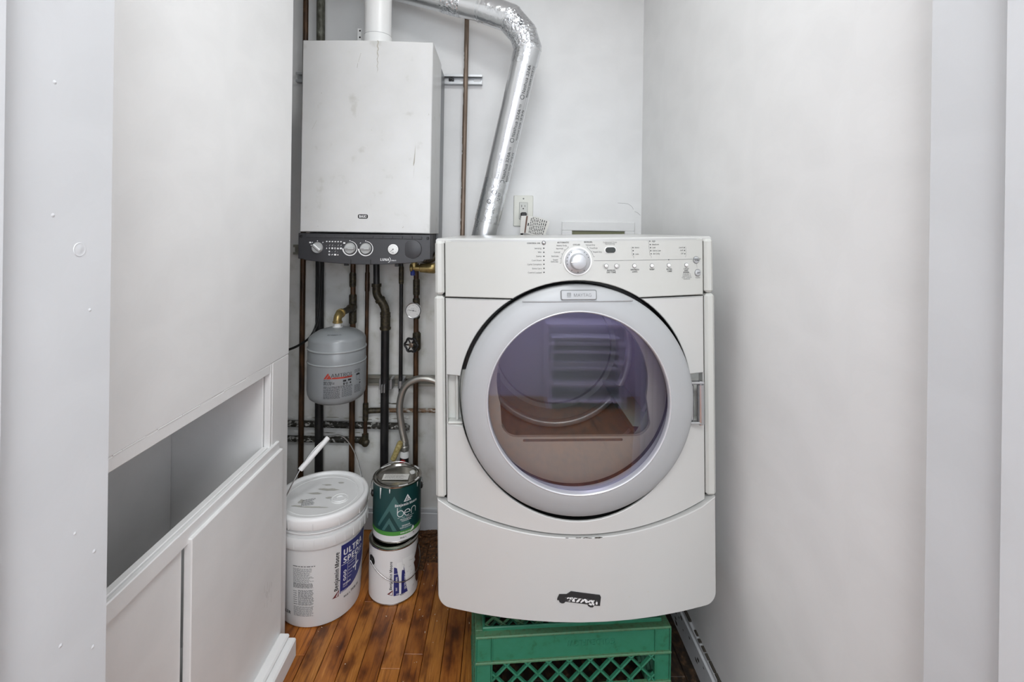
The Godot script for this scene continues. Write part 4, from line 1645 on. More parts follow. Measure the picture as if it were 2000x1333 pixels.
	b.write("310 Fi", 0.0042, 0.0955, 0.0150, ap, bold, -1)
	part("symbols", b, "print_white", cp)
	# pressure gauge
	var zg: float = 0.004 + bp.call(0.101)
	b = MB.new()
	b.xf = facing(Vector3(0.101, 0.0535, zg))
	b.lathe([Vector2(0.0195, 0), Vector2(0.0195, 0.0015), Vector2(0.0178, 0.002), Vector2(0.0175, 0.0008)], 32)
	part("gauge_rim", b, "black", cp)
	b = MB.new()
	b.xf = facing(Vector3(0.101, 0.0535, zg))
	b.lathe([Vector2(0.0176, 0), Vector2(0.0176, 0.0022), Vector2(0.0155, 0.0030), Vector2(0, 0.0032)], 32)
	part("gauge_face", b, "gauge_face", cp)
	b = MB.new()
	var gp := on_plane(Vector3(0.101, 0.0535, zg + 0.0036))
	for k in 9:
		var a := -0.7 + 4.5 * k / 8.0
		rule(b, Vector2(cos(a), sin(a)) * 0.0115, Vector2(cos(a), sin(a)) * 0.0138, 0.0008, gp)
	rule(b, Vector2(0.002, 0.0015), Vector2(-0.0085, -0.0075), 0.0014, gp)
	b.decal(circle(Vector2.ZERO, 0.0022, 12), gp, 0.1)
	b.write("bar", 0.002, 0.0, -0.0115, gp, bold)
	part("gauge_print", b, "print_mid", cp)
	# blank round cap
	b = MB.new()
	b.xf = facing(Vector3(0.165, 0.0545, 0.0034 + bp.call(0.165)))
	b.lathe([Vector2(0.0328, 0), Vector2(0.0328, 0.0008), Vector2(0.0318, 0.0008)], 48)
	part("cap_groove", b, "black", cp)
	b = MB.new()
	b.xf = facing(Vector3(0.165, 0.0545, 0.0032 + bp.call(0.165)))
	b.lathe([Vector2(0.0314, 0), Vector2(0.0314, 0.0018), Vector2(0.0305, 0.0022), Vector2(0, 0.0026)], 48)
	part("blank_cap", b, "panel_black", cp)
	# brass relief valve and its blue cap at the lower right
	b = MB.new()
	b.xf = Transform3D(Basis(Vector3.BACK, -PI / 2), Vector3(0.125, -0.024, -0.17))
	b.lathe([Vector2(0, 0), Vector2(0.014, 0), Vector2(0.016, 0.004), Vector2(0.016, 0.010), Vector2(0.012, 0.013), Vector2(0.012, 0.036), Vector2(0.0165, 0.038), Vector2(0.0175, 0.050), Vector2(0.0195, 0.075), Vector2(0.020, 0.092), Vector2(0.017, 0.096), Vector2(0, 0.096)], 28)
	b.xf = Transform3D()
	b.tube([Vector3(0.14, -0.02, -0.17), Vector3(0.14, 0.06, -0.17)], 0.012, 16)
	var rv := part("relief_valve", b, "brass", t)
	b = MB.new()
	b.xf = Transform3D(Basis(), Vector3(0.136, -0.052, -0.165))
	b.lathe([Vector2(0, 0), Vector2(0.008, 0), Vector2(0.009, 0.004), Vector2(0.009, 0.012), Vector2(0.006, 0.016), Vector2(0.006, 0.026)], 16)
	part("blue_cap", b, "blue_plastic", rv)
	b = MB.new()
	b.tube(curve([Vector3(0.14, 0.03, -0.16), Vector3(0.17, 0.008, -0.165), Vector3(0.205, 0.008, -0.17), Vector3(0.225, 0.03, -0.18)], 6), 0.011, 14)
	part("outlet_bend", b, "bronze_fitting", t)

	# flue
	var fl := thing("flue_pipe", "white round flue pipe rising from the top of the boiler", "pipe", Vector3(-0.468, 1.910, -1.745))
	b = MB.new()
	b.lathe([Vector2(0, 0), Vector2(0.0515, 0), Vector2(0.0515, 0.066), Vector2(0.0505, 0.0675), Vector2(0.0495, 0.0675)], 48)
	part("socket", b, "flue_white", fl)
	b = MB.new()
	b.lathe([Vector2(0.0490, 0.0665), Vector2(0.0490, 0.588), Vector2(0, 0.588)], 48)
	part("flue_tube", b, "flue_white", fl)
	b = MB.new()
	b.lathe([Vector2(0.0502, 0.0675), Vector2(0.0502, 0.0690), Vector2(0.0490, 0.0690)], 48)
	part("joint", b, "seam_grey", fl)
	var hb := thing("hanging_bracket", "small white drilled bracket standing above the boiler top, beside the flue", "bracket", Vector3(-0.552, 1.918, -1.80))
	b = MB.new()
	b.span(Vector3(-0.0075, 0.0, -0.002), Vector3(0.0075, 0.114, 0.002), 0.0006)
	part("strip", b, "flue_white", hb)
	for yy in [0.080, 0.105]:
		b = MB.new()
		b.xf = facing(Vector3(0.0015, yy, 0.002))
		b.lathe([Vector2(0.0035, 0), Vector2(0.003, 0.0005), Vector2(0, 0.0005)], 12)
		part("hole", b, "black", hb)


func ring_print(b: MB, c: Vector2, r0: float, r1: float, at: Callable) -> void:
	b.decal(ring_arc(c, r0, r1, 0.0, PI, 10), at, 0.1)
	b.decal(ring_arc(c, r0, r1, PI, TAU, 10), at, 0.1)


# ---------------------------------------------------------------- foil-taped dryer duct
func duct() -> void:
	var A := Vector3(-0.106, 1.080, -1.902)
	var B := Vector3(-0.052, 1.333, -1.892)
	var Cc := Vector3(-0.024, 1.462, -1.885)
	var D := Vector3(0.079, 1.918, -1.806)
	var E := Vector3(-0.085, 2.122, -1.815)
	var F := Vector3(-0.62, 2.285, -1.90)
	var t := thing("vent_duct", "shiny metal dryer vent duct patched with printed foil tape", "duct", A)
	var b := MB.new()
	b.tube([A, B], 0.0495, 40)
	part("lower_pipe", b, "duct_metal", t, true)
	b = MB.new()
	b.tube([B - (Cc - B) * 0.25, Cc + (D - Cc) * 0.02], [0.0515, 0.0505], 40)
	part("joint_tape", b, "foil_tape", t, true)
	b = MB.new()
	b.tube([Cc, D], 0.0500, 40)
	part("long_pipe", b, "duct_metal", t, true)
	# gored elbow
	var up := (D - Cc).normalized()
	var left := (F - E).normalized()
	var path := [D, D + up * 0.048, Vector3(0.0705, 2.018, -1.792), Vector3(0.018, 2.078, -1.795), E]
	for k in path.size() - 1:
		b = MB.new()
		var p: Vector3 = path[k]
		var q: Vector3 = path[k + 1]
		var d := (q - p).normalized()
		b.tube([p - d * 0.014, p - d * 0.008, q + d * 0.008, q + d * 0.014], [0.0505 + 0.001 * (k % 2), 0.0525, 0.0525, 0.0505], 40)
		part("elbow_gore", b, "crumpled_foil" if k in [1, 2] else "foil_tape", t, true)
		b = MB.new()
		b.tube([q - d * 0.003, q, q + d * 0.003], [0.0525, 0.0545, 0.0525], 40)
		part("elbow_bead", b, "duct_metal", t, true)
	b = MB.new()
	b.tube([E, E + left * 0.085], 0.0503, 40)
	part("elbow_sleeve", b, "duct_metal", t, true)
	b = MB.new()
	b.tube([E + left * 0.083, E + left * 0.086, E + left * 0.16], [0.0525, 0.0535, 0.0515], 40)
	part("joint_tape", b, "crumpled_foil", t, true)
	b = MB.new()
	b.tube([E + left * 0.155, F], 0.0500, 40)
	part("level_pipe", b, "duct_metal", t, true)
	# printed tape strips laid along and round the pipes
	var face := Vector3(0.05, 0.0, 1.0)
	var along := on_bar(Cc, D, 0.0500, face)
	var len1 := Cc.distance_to(D)
	b = MB.new()
	b.decal(tape_edge(-0.02, len1 + 0.01, -0.053, 0.012, 3), along, 0.03)
	part("tape_strip", b, "foil_tape", t, true)
	var over := on_bar(Cc, D, 0.0500, face, 0.0012)
	b = MB.new()
	for k in 3:
		b.write("Nashua 324A", 0.0125, 0.022 + k * 0.165, -0.022, over, sans, -1, 1.02)
		b.write("UL 723", 0.0075, 0.118 + k * 0.165, -0.022, over, sans, -1, 0.9)
		ring_print(b, Vector2(0.008 + k * 0.165, -0.022), 0.0072, 0.0088, over)
		b.write("Nashua 324A 181B-FX", 0.0095, 0.012 + k * 0.165, -0.042, over, sans, -1, 0.9)
		b.write("Nashua 324A 181B-FX", 0.0080, 0.004 + k * 0.165, 0.001, over, sans, -1, 0.85)
	for k in 3:
		b.write("12/07", 0.009, -(len1 - 0.012 - k * 0.022), -0.022 * -1.0 + 0.012, turned(over, 0, 0), sans)
	part("tape_lettering", b, "foil_print", t, true)
	var low := on_bar(B, Cc, 0.0510, face, 0.0014)
	b = MB.new()
	b.write("12/07", 0.010, 0.075, -0.022, low, sans)
	b.write("12/07", 0.008, 0.016, -0.012, low, sans)
	ring_print(b, Vector2(0.05, 0.012), 0.007, 0.0084, low)
	ring_print(b, Vector2(0.09, 0.0), 0.008, 0.0096, low)
	part("tape_lettering", b, "foil_print", t, true)
	var strip := on_bar(A, B, 0.0495, face)
	b = MB.new()
	b.decal(tape_edge(0.10, 0.262, 0.030, 0.062, 6), strip, 0.03)
	part("tape_strip", b, "crumpled_foil", t, true)
	b = MB.new()
	b.write("12/07", 0.010, 0.215, 0.040, on_bar(A, B, 0.0495, face, 0.0012), sans)
	part("tape_lettering", b, "foil_print", t, true)
	var level := on_bar(F, E + left * 0.155, 0.0500, Vector3(0, -0.25, 1.0))
	var len2 := F.distance_to(E + left * 0.155)
	b = MB.new()
	b.decal(tape_edge(0.05, len2, -0.038, 0.026, 9), level, 0.03)
	part("tape_strip", b, "foil_tape", t, true)
	b = MB.new()
	var lv := on_bar(F, E + left * 0.155, 0.0500, Vector3(0, -0.25, 1.0), 0.0012)
	for k in 3:
		b.write("12/07", 0.010, len2 - 0.02, 0.02 - 0.018 * k, lv, sans, 1)
		b.write("324A Nashua", 0.0075, len2 - 0.10 - 0.085 * k, -0.02, lv, sans, 1)
	part("tape_lettering", b, "foil_print", t, true)
	b = MB.new()
	b.write("324A", 0.007, len2 - 0.13, 0.004, lv, sans, 1)
	part("tape_lettering", b, "foil_print_red", t, true)
	var el := on_bar(path[2], path[3], 0.0525, Vector3(0, -0.2, 1.0), 0.0012)
	b = MB.new()
	ring_print(b, Vector2(0.02, -0.012), 0.006, 0.0075, el)
	b.write("12/07", 0.008, 0.05, 0.012, el, sans)
	b.write("324A", 0.008, 0.04, -0.024, el, sans)
	part("tape_lettering", b, "foil_print", t, true)


# a tape strip with torn, uneven edges
func tape_edge(u0: float, u1: float, v0: float, v1: float, s: int) -> PackedVector2Array:
	var rng := RandomNumberGenerator.new()
	rng.seed = s
	var p := PackedVector2Array()
	var n := maxi(4, int((u1 - u0) / 0.03))
	for k in n + 1:
		p.append(Vector2(lerpf(u0, u1, float(k) / n), v0 + rng.randf_range(-0.0012, 0.0012)))
	for k in n + 1:
		p.append(Vector2(lerpf(u1, u0, float(k) / n), v1 + rng.randf_range(-0.0012, 0.0012)))
	return p


# ---------------------------------------------------------------- pipes on the back wall
func straight(t: Node3D, called: String, pts: Array, r, m: String, seg := 20) -> MeshInstance3D:
	var b := MB.new()
	b.tube(pts, r, seg)
	return part(called, b, m, t, true)


func pipes() -> void:
	var b: MB
	# strut rails
	for e in [[1.901, -0.872, -0.090, "steel strut rail behind the boiler top with a bolted end", "strut_steel"], [1.177, -0.873, -0.36, "steel strut rail behind the boiler's control panel", "strut_old"], [0.632, -0.60, -0.20, "steel strut rail with pipe clamps below the boiler", "strut_old"]]:
		var s := thing("strut_rail", e[3], "rail", Vector3((e[1] + e[2]) * 0.5, e[0], -1.9985))
		var w: float = (e[2] - e[1]) * 0.5
		b = MB.new()
		b.span(Vector3(-w, -0.0205, 0.0), Vector3(w, 0.0205, 0.003), 0.0005)
		for sg in [-1.0, 1.0]:
			b.span(Vector3(-w, sg * 0.0205, 0.0), Vector3(w, sg * 0.0180, 0.021), 0.0005)
			b.span(Vector3(-w, sg * 0.0205, 0.0195), Vector3(w, sg * 0.0105, 0.022), 0.0005)
		part("channel", b, e[4], s)
		if e[0] > 1.5:
			for k in 4:
				b = MB.new()
				b.panel(rrect(Vector2(w - 0.022 - k * 0.06, 0), Vector2(0.03, 0.011), 0.005), 0.0036, 0.001, 0)
				part("slot", b, "wall_paint", s)
			b = MB.new()
			b.xf = facing(Vector3(w - 0.131, 0.0, 0.003))
			b.lathe([Vector2(0.0125, 0), Vector2(0.0125, 0.006), Vector2(0.009, 0.0065), Vector2(0.009, 0.014), Vector2(0.004, 0.0145), Vector2(0.004, 0.022), Vector2(0, 0.022)], 6, 10)
			part("bolt", b, "black_iron", s)
	var Z := -1.95
	# full-height brown pipe by the cupboard
	var t := thing("copper_riser", "dark copper pipe running the wall's full height behind the cupboard end", "pipe", Vector3(-0.8165, 0.0, Z))
	straight(t, "pipe", [Vector3(-0.8165, 0.0, Z), Vector3(-0.8225, 2.498, Z)], 0.0108, "copper")
	# thick black pipe
	t = thing("iron_riser", "thick black iron pipe passing behind the boiler and the grey tank", "pipe", Vector3(-0.738, 0.0, -1.946))
	straight(t, "pipe", [Vector3(-0.738, 0.0, -1.946), Vector3(-0.748, 1.15, -1.946)], 0.0168, "black_iron")
	straight(t, "upper_length", [Vector3(-0.748, 1.15, -1.946), Vector3(-0.761, 2.498, -1.946)], 0.0168, "old_galvanised").set_meta("label", "worn grey upper length")
	# copper pipe that feeds the tank
	t = thing("copper_riser", "copper pipe with a bronze tee that feeds the grey tank", "pipe", Vector3(-0.599, 0.0, -1.93))
	straight(t, "pipe", [Vector3(-0.599, 0.0, -1.93), Vector3(-0.604, 0.90, -1.93)], 0.0115, "copper")
	straight(t, "upper_length", [Vector3(-0.604, 0.975, -1.93), Vector3(-0.607, 1.19, -1.93)], 0.0105, "copper")
	straight(t, "coupling", [Vector3(-0.6055, 1.03, -1.93), Vector3(-0.606, 1.035, -1.93), Vector3(-0.6065, 1.082, -1.93), Vector3(-0.6065, 1.09, -1.93)], [0.0122, 0.0135, 0.0135, 0.0108], "bronze_fitting")
	straight(t, "tee", [Vector3(-0.6035, 0.880, -1.93), Vector3(-0.604, 0.885, -1.93), Vector3(-0.605, 0.995, -1.93), Vector3(-0.605, 1.0, -1.93)], [0.0125, 0.0152, 0.0152, 0.0125], "bronze_fitting")
	straight(t, "tee_branch", [Vector3(-0.604, 0.947, -1.93), Vector3(-0.6035, 0.947, -1.895), Vector3(-0.6035, 0.947, -1.890)], [0.0175, 0.0175, 0.0150], "bronze_fitting")
	# slim copper pipe
	t = thing("copper_riser", "slim copper pipe turning into the lower wall pipe with an elbow", "pipe", Vector3(-0.5525, 0.384, Z))
	straight(t, "pipe", [Vector3(-0.5525, 0.392, Z), Vector3(-0.5525, 1.16, Z)], 0.0078, "copper")
	straight(t, "coupling", [Vector3(-0.5525, 1.01, Z), Vector3(-0.5525, 1.015, Z), Vector3(-0.5525, 1.085, Z), Vector3(-0.5525, 1.09, Z)], [0.009, 0.0098, 0.0098, 0.008], "copper")
	straight(t, "coupling", [Vector3(-0.5525, 0.475, Z), Vector3(-0.5525, 0.478, Z), Vector3(-0.5525, 0.545, Z), Vector3(-0.5525, 0.55, Z)], [0.0095, 0.0115, 0.0115, 0.009], "bronze_fitting")
	b = MB.new()
	b.tube(curve([Vector3(-0.5525, 0.42, Z), Vector3(-0.5525, 0.396, Z), Vector3(-0.556, 0.386, -1.953), Vector3(-0.575, 0.3843, -1.966)], 5), 0.0132, 16)
	b.xf = facing(Vector3(-0.5505, 0.385, -1.9445))
	b.lathe([Vector2(0.0150, -0.012), Vector2(0.0150, 0.004), Vector2(0.009, 0.010), Vector2(0, 0.011)], 18)
	part("elbow", b, "bronze_fitting", t, true)
	# black pipe with the double bend
	t = thing("iron_riser", "black iron pipe with a double elbow bend, clamped to the strut rail", "pipe", Vector3(-0.466, 0.0, -1.93))
	straight(t, "pipe", [Vector3(-0.466, 0.0, -1.93), Vector3(-0.4648, 0.875, -1.905)], 0.0165, "black_iron")
	straight(t, "upper_length", [Vector3(-0.501, 1.045, -1.90), Vector3(-0.5035, 1.17, -1.90)], 0.0125, "black_iron")
	straight(t, "union", [Vector3(-0.4645, 0.862, -1.905), Vector3(-0.4645, 0.866, -1.905), Vector3(-0.4645, 0.872, -1.905), Vector3(-0.4645, 0.874, -1.905), Vector3(-0.4645, 0.912, -1.905), Vector3(-0.4645, 0.915, -1.905), Vector3(-0.4645, 0.921, -1.905)], [0.0205, 0.0222, 0.0222, 0.0195, 0.0195, 0.0210, 0.0190], "bronze_fitting")
	b = MB.new()
	b.tube(curve([Vector3(-0.4645, 0.915, -1.903), Vector3(-0.4655, 0.945, -1.902), Vector3(-0.474, 0.966, -1.901), Vector3(-0.4865, 0.985, -1.90)], 5), 0.0172, 18)
	b.tube(curve([Vector3(-0.4825, 0.980, -1.90), Vector3(-0.4945, 0.996, -1.90), Vector3(-0.5005, 1.014, -1.90), Vector3(-0.501, 1.042, -1.90)], 5), 0.0165, 18)
	b.tube([Vector3(-0.4820, 0.978, -1.90), Vector3(-0.4885, 0.988, -1.90)], 0.0205, 18)
	b.tube([Vector3(-0.501, 1.036, -1.90), Vector3(-0.501, 1.048, -1.90)], 0.0195, 18)
	b.tube([Vector3(-0.4650, 0.922, -1.904), Vector3(-0.4648, 0.932, -1.904)], 0.0205, 18)
	part("double_elbow", b, "bronze_fitting", t, true)
	b = MB.new()
	b.tube([Vector3(-0.466, 0.615, -1.921), Vector3(-0.466, 0.650, -1.920)], 0.0182, 24)
	for sg in [-1.0, 1.0]:
		b.span(Vector3(-0.466 + sg * 0.017, 0.612, -1.975), Vector3(-0.466 + sg * 0.027, 0.656, -1.925), 0.002)
		b.span(Vector3(-0.466 + sg * 0.0025, 0.612, -1.905), Vector3(-0.466 + sg * 0.007, 0.646, -1.886), 0.001)
	part("pipe_clamp", b, "strut_steel", t, true)
	# thin black pipe
	t = thing("iron_riser", "thin black pipe dropping from the boiler to the strut rail", "pipe", Vector3(-0.406, 0.632, -1.93))
	straight(t, "pipe", [Vector3(-0.406, 0.60, -1.935), Vector3(-0.4083, 1.16, -1.93)], 0.0078, "black_iron")
	straight(t, "coupling", [Vector3(-0.4080, 1.045, -1.93), Vector3(-0.4080, 1.05, -1.93), Vector3(-0.4082, 1.112, -1.93), Vector3(-0.4083, 1.117, -1.93)], [0.0085, 0.0102, 0.0102, 0.0085], "bronze_fitting")
	b = MB.new()
	b.span(Vector3(-0.420, 0.610, -1.975), Vector3(-0.392, 0.656, -1.945), 0.003)
	b.tube([Vector3(-0.406, 0.618, -1.934), Vector3(-0.406, 0.648, -1.934)], 0.0108, 16)
	part("pipe_clamp", b, "strut_steel", t, true)
	# copper pipe with the dial and the hand wheel
	t = thing("copper_riser", "brown copper pipe with a round dial and a hand-wheel valve", "pipe", Vector3(-0.337, 0.0, -1.92))
	straight(t, "pipe", [Vector3(-0.3355, 0.0, -1.92), Vector3(-0.3455, 1.13, -1.92)], 0.0105, "copper")
	straight(t, "coupling", [Vector3(-0.3435, 1.000, -1.92), Vector3(-0.3435, 1.005, -1.92), Vector3(-0.344, 1.062, -1.92), Vector3(-0.3445, 1.067, -1.92)], [0.0112, 0.0138, 0.0138, 0.0112], "bronze_fitting")
	straight(t, "dial_tee", [Vector3(-0.3425, 0.905, -1.92), Vector3(-0.3425, 0.91, -1.92), Vector3(-0.3435, 0.985, -1.92), Vector3(-0.3435, 0.99, -1.92)], [0.0112, 0.0145, 0.0145, 0.0112], "bronze_fitting")
	b = MB.new()
	b.xf = Transform3D(Basis(Vector3.RIGHT, PI / 2), Vector3(-0.3470, 0.946, -1.885))
	b.lathe([Vector2(0, -0.03), Vector2(0.008, -0.03), Vector2(0.008, 0.0), Vector2(0.028, 0.0), Vector2(0.0312, 0.003), Vector2(0.0312, 0.012), Vector2(0.0295, 0.0145), Vector2(0.0275, 0.0135)], 40)
	var dial := part("dial_case", b, "chrome", t, true)
	b = MB.new()
	b.xf = Transform3D(Basis(Vector3.RIGHT, PI / 2), Vector3(-0.3470, 0.946, -1.885))
	b.lathe([Vector2(0.0278, 0.010), Vector2(0.0278, 0.0128), Vector2(0, 0.0129)], 40)
	part("dial_face", b, "gauge_face", dial, true)
	b = MB.new()
	var dp := on_plane(Vector3(-0.3470, 0.946, -1.8716))
	for k in 31:
		var a := -0.75 + 4.65 * k / 30.0
		var big := k % 5 == 0
		rule(b, Vector2(cos(a), sin(a)) * (0.0195 if big else 0.0215), Vector2(cos(a), sin(a)) * 0.0240, 0.0009 if big else 0.0005, dp)
	for k in 18:
		var a := -0.6 + 4.3 * k / 17.0
		rule(b, Vector2(cos(a), sin(a)) * 0.0128, Vector2(cos(a), sin(a)) * 0.0140, 0.0005, dp)
	rule(b, Vector2(-0.0195, 0.0030), Vector2(0.0125, -0.0024), 0.0013, dp)
	b.decal(circle(Vector2.ZERO, 0.0022, 12), dp, 0.1)
	b.write("F / C", 0.0032, -0.001, 0.0070, dp, bold)
	part("dial_print", b, "print_black", dial, true)
	# gate valve
	straight(t, "valve_body", [Vector3(-0.3398, 0.776, -1.92), Vector3(-0.3398, 0.782, -1.92), Vector3(-0.3400, 0.845, -1.92), Vector3(-0.3402, 0.852, -1.92)], [0.0112, 0.0165, 0.0165, 0.0112], "bronze_fitting")
	b = MB.new()
	b.tube([Vector3(-0.340, 0.812, -1.915), Vector3(-0.345, 0.812, -1.892), Vector3(-0.349, 0.812, -1.868)], [0.0125, 0.0095, 0.0055], 14)
	part("valve_bonnet", b, "bronze_fitting", t, true)
	b = MB.new()
	b.xf = Transform3D(Basis(Vector3.UP, -0.25) * Basis(Vector3.RIGHT, PI / 2), Vector3(-0.351, 0.812, -1.862))
	for k in 24:
		var a0 := TAU * k / 24
		var a1 := TAU * (k + 1) / 24
		var r0 := 0.0265 + 0.0028 * cos(a0 * 6.0)
		var r1 := 0.0265 + 0.0028 * cos(a1 * 6.0)
		b.tube([Vector3(cos(a0) * r0, 0, sin(a0) * r0), Vector3(cos(a1) * r1, 0, sin(a1) * r1)], 0.0042, 8)
	for k in 6:
		var a := TAU * k / 6
		b.tube([Vector3(cos(a) * 0.006, 0, sin(a) * 0.006), Vector3(cos(a) * 0.027, 0, sin(a) * 0.027)], 0.0032, 8)
	var wheel := part("hand_wheel", b, "black_iron", t, true)
	b = MB.new()
	b.xf = Transform3D(Basis(Vector3.UP, -0.25) * Basis(Vector3.RIGHT, PI / 2), Vector3(-0.351, 0.812, -1.862))
	b.lathe([Vector2(0.0095, -0.004), Vector2(0.0095, 0.004), Vector2(0.005, 0.006), Vector2(0.005, 0.010), Vector2(0, 0.0105)], 12)
	part("wheel_nut", b, "copper_bright", wheel, true)
	# pale copper pipe above the dryer
	t = thing("copper_riser", "pale brown copper pipe between the boiler and the foil duct", "pipe", Vector3(-0.170, 0.0, -1.952))
	straight(t, "pipe", [Vector3(-0.172, 0.0, -1.952), Vector3(-0.1555, 2.17, -1.952), Vector3(-0.153, 2.498, -1.985)], 0.0098, "copper_bright")
	b = MB.new()
	var rng := RandomNumberGenerator.new()
	rng.seed = 14
	var ob := on_bar(Vector3(-0.172, 0.0, -1.952), Vector3(-0.1555, 2.17, -1.952), 0.0098, Vector3(-0.6, 0, 0.8))
	for k in 16:
		b.decal(blob(Vector2(rng.randf_range(1.28, 2.0), rng.randf_range(0.001, 0.004)), rng.randf_range(0.004, 0.02), 0.0012, rng, 9), ob, 0.02)
	part("paint_specks", b, "flue_white", t, true)
	# pipes running along the wall
	t = thing("wall_pipe", "black wall pipe with white paint flaking off, upper of two", "pipe", Vector3(-0.65, 0.446, -1.975))
	straight(t, "pipe", curve([Vector3(-0.955, 0.450, -1.975), Vector3(-0.80, 0.4485, -1.974), Vector3(-0.62, 0.4455, -1.975), Vector3(-0.41, 0.4435, -1.974), Vector3(-0.386, 0.438, -1.965)], 4), 0.0135, "flaking_paint")
	t = thing("wall_pipe", "black wall pipe with white paint flaking off, lower of two", "pipe", Vector3(-0.75, 0.384, -1.975))
	straight(t, "pipe", [Vector3(-0.955, 0.3855, -1.975), Vector3(-0.574, 0.3843, -1.975)], 0.0130, "flaking_paint")
	t = thing("wall_pipe", "thin copper wall pipe above the flaking black pipes", "pipe", Vector3(-0.40, 0.511, -1.972))
	straight(t, "pipe", [Vector3(-0.54, 0.5105, -1.972), Vector3(-0.10, 0.5125, -1.972)], 0.0088, "flaking_copper")
	b = MB.new()
	b.tube([Vector3(-0.552, 0.5105, -1.957), Vector3(-0.536, 0.5105, -1.968), Vector3(-0.487, 0.5105, -1.972)], [0.011, 0.0115, 0.0110], 14)
	part("tee_branch", b, "bronze_fitting", t, true)
	# a run of torn plaster edges and paint scabs round the wall pipes
	t = thing("paint_scabs", "curled scabs of white paint on the wall round the lower pipes", "paint", Vector3(-0.65, 0.4, -1.998))
	b = MB.new()
	for k in 60:
		var x := rng.randf_range(-0.90, -0.38)
		var y: float = [0.467, 0.428, 0.402, 0.367][k % 4] + rng.randf_range(-0.006, 0.006)
		if x > -0.56 and k % 4 > 1:
			y = rng.randf_range(0.462, 0.478)
		b.xf = Transform3D(Basis(Vector3.BACK, rng.randf_range(-0.3, 0.3)) * Basis(Vector3.RIGHT, rng.randf_range(-0.5, 0.5)), Vector3(x, y, -1.9955))
		b.panel(blob(Vector2.ZERO, rng.randf_range(0.006, 0.022), rng.randf_range(0.002, 0.006), rng, 9), 0.0, 0.0016, 0.0)
	part("paint_flakes", b, "patchy_wall_paint", t, true).set_meta("kind", "stuff")
	b = MB.new()
	for k in 46:
		var x := rng.randf_range(-0.90, -0.36)
		var y: float = [0.466, 0.428, 0.403, 0.366][k % 4] + rng.randf_range(-0.004, 0.004)
		if x > -0.56:
			y = [0.465, 0.423, 0.53, 0.494][k % 4] + rng.randf_range(-0.004, 0.004)
		b.decal(blob(Vector2(x, y), rng.randf_range(0.008, 0.035), rng.randf_range(0.001, 0.004), rng, 13), on_plane(Vector3(0, 0, -1.9982)), 0.2)
	part("grime", b, "rust_stain", t, true).set_meta("kind", "stuff")
	# gas flex connector
	t = thing("gas_connector", "ribbed grey steel flexible gas hose curving behind the dryer", "hose", Vector3(-0.371, 0.38, -1.86))
	var way := curve([Vector3(-0.10, 0.545, -1.87), Vector3(-0.19, 0.632, -1.865), Vector3(-0.254, 0.6714, -1.86), Vector3(-0.320, 0.680, -1.86), Vector3(-0.372, 0.648, -1.86), Vector3(-0.393, 0.575, -1.86), Vector3(-0.3835, 0.490, -1.86), Vector3(-0.3700, 0.428, -1.86)], 30)
	var rr := []
	for k in way.size():
		rr.append(0.0138 if k % 2 == 0 else 0.0124)
	straight(t, "hose", way, rr, "flex_steel", 18)
	b = MB.new()
	b.xf = Transform3D(Basis(Vector3.BACK, 0.06), Vector3(-0.3705, 0.396, -1.86))
	b.lathe([Vector2(0.0, 0), Vector2(0.0165, 0), Vector2(0.0185, 0.002), Vector2(0.0185, 0.018), Vector2(0.0165, 0.021), Vector2(0.0172, 0.028), Vector2(0.0165, 0.038), Vector2(0.012, 0.042)], 6, 10)
	part("flare_nut", b, "flex_steel", t, true)
	t = thing("gas_stub", "short black gas pipe with a red valve stem, behind the green paint can", "pipe", Vector3(-0.3725, 0.0, -1.86))
	straight(t, "pipe", [Vector3(-0.3735, 0.0, -1.86), Vector3(-0.3718, 0.374, -1.86)], 0.0172, "black_iron")
	straight(t, "thread_tape", [Vector3(-0.3718, 0.372, -1.86), Vector3(-0.3716, 0.374, -1.86), Vector3(-0.3712, 0.388, -1.86), Vector3(-0.3712, 0.3955, -1.86)], [0.0180, 0.0192, 0.0192, 0.016], "teflon")
	b = MB.new()
	b.tube([Vector3(-0.3735, 0.357, -1.86), Vector3(-0.3740, 0.358, -1.828)], [0.010, 0.0115], 16)
	part("red_stem", b, "red_paint", t, true)
	b = MB.new()
	b.tube([Vector3(-0.374, 0.335, -1.842), Vector3(-0.375, 0.357, -1.824), Vector3(-0.374, 0.359, -1.818)], [0.007, 0.0085, 0.003], 12)
	part("stem_cap", b, "red_paint", t, true)
	t = thing("taped_stub", "dangling offcut of pipe wrapped in yellowed tape beside the gas hose", "pipe", Vector3(-0.40, 0.405, -1.845))
	straight(t, "stub", [Vector3(-0.4135, 0.3655, -1.845), Vector3(-0.4125, 0.368, -1.845), Vector3(-0.3855, 0.432, -1.845), Vector3(-0.383, 0.437, -1.845)], [0.0098, 0.0108, 0.0118, 0.009], "masking_tape", 12)
	straight(t, "hanger", [Vector3(-0.385, 0.433, -1.845), Vector3(-0.372, 0.423, -1.852)], 0.0035, "bronze_fitting", 8)
	# thermostat cable
	t = thing("black_cable", "thin black twin cable hanging beside the thick black pipe", "cable", Vector3(-0.75, 0.82, -1.85))
	for o in [0.0, 0.0062]:
		straight(t, "wire", curve([Vector3(-0.730 + o, 1.175, -1.915), Vector3(-0.736 + o, 1.07, -1.922), Vector3(-0.742 + o, 0.915, -1.915), Vector3(-0.757 + o, 0.842, -1.89), Vector3(-0.776, 0.818 - o * 0.6, -1.83), Vector3(-0.796, 0.8145 - o * 0.6, -1.75), Vector3(-0.83, 0.822 - o * 0.6, -1.65)], 8), 0.0028, "cable_black", 8)


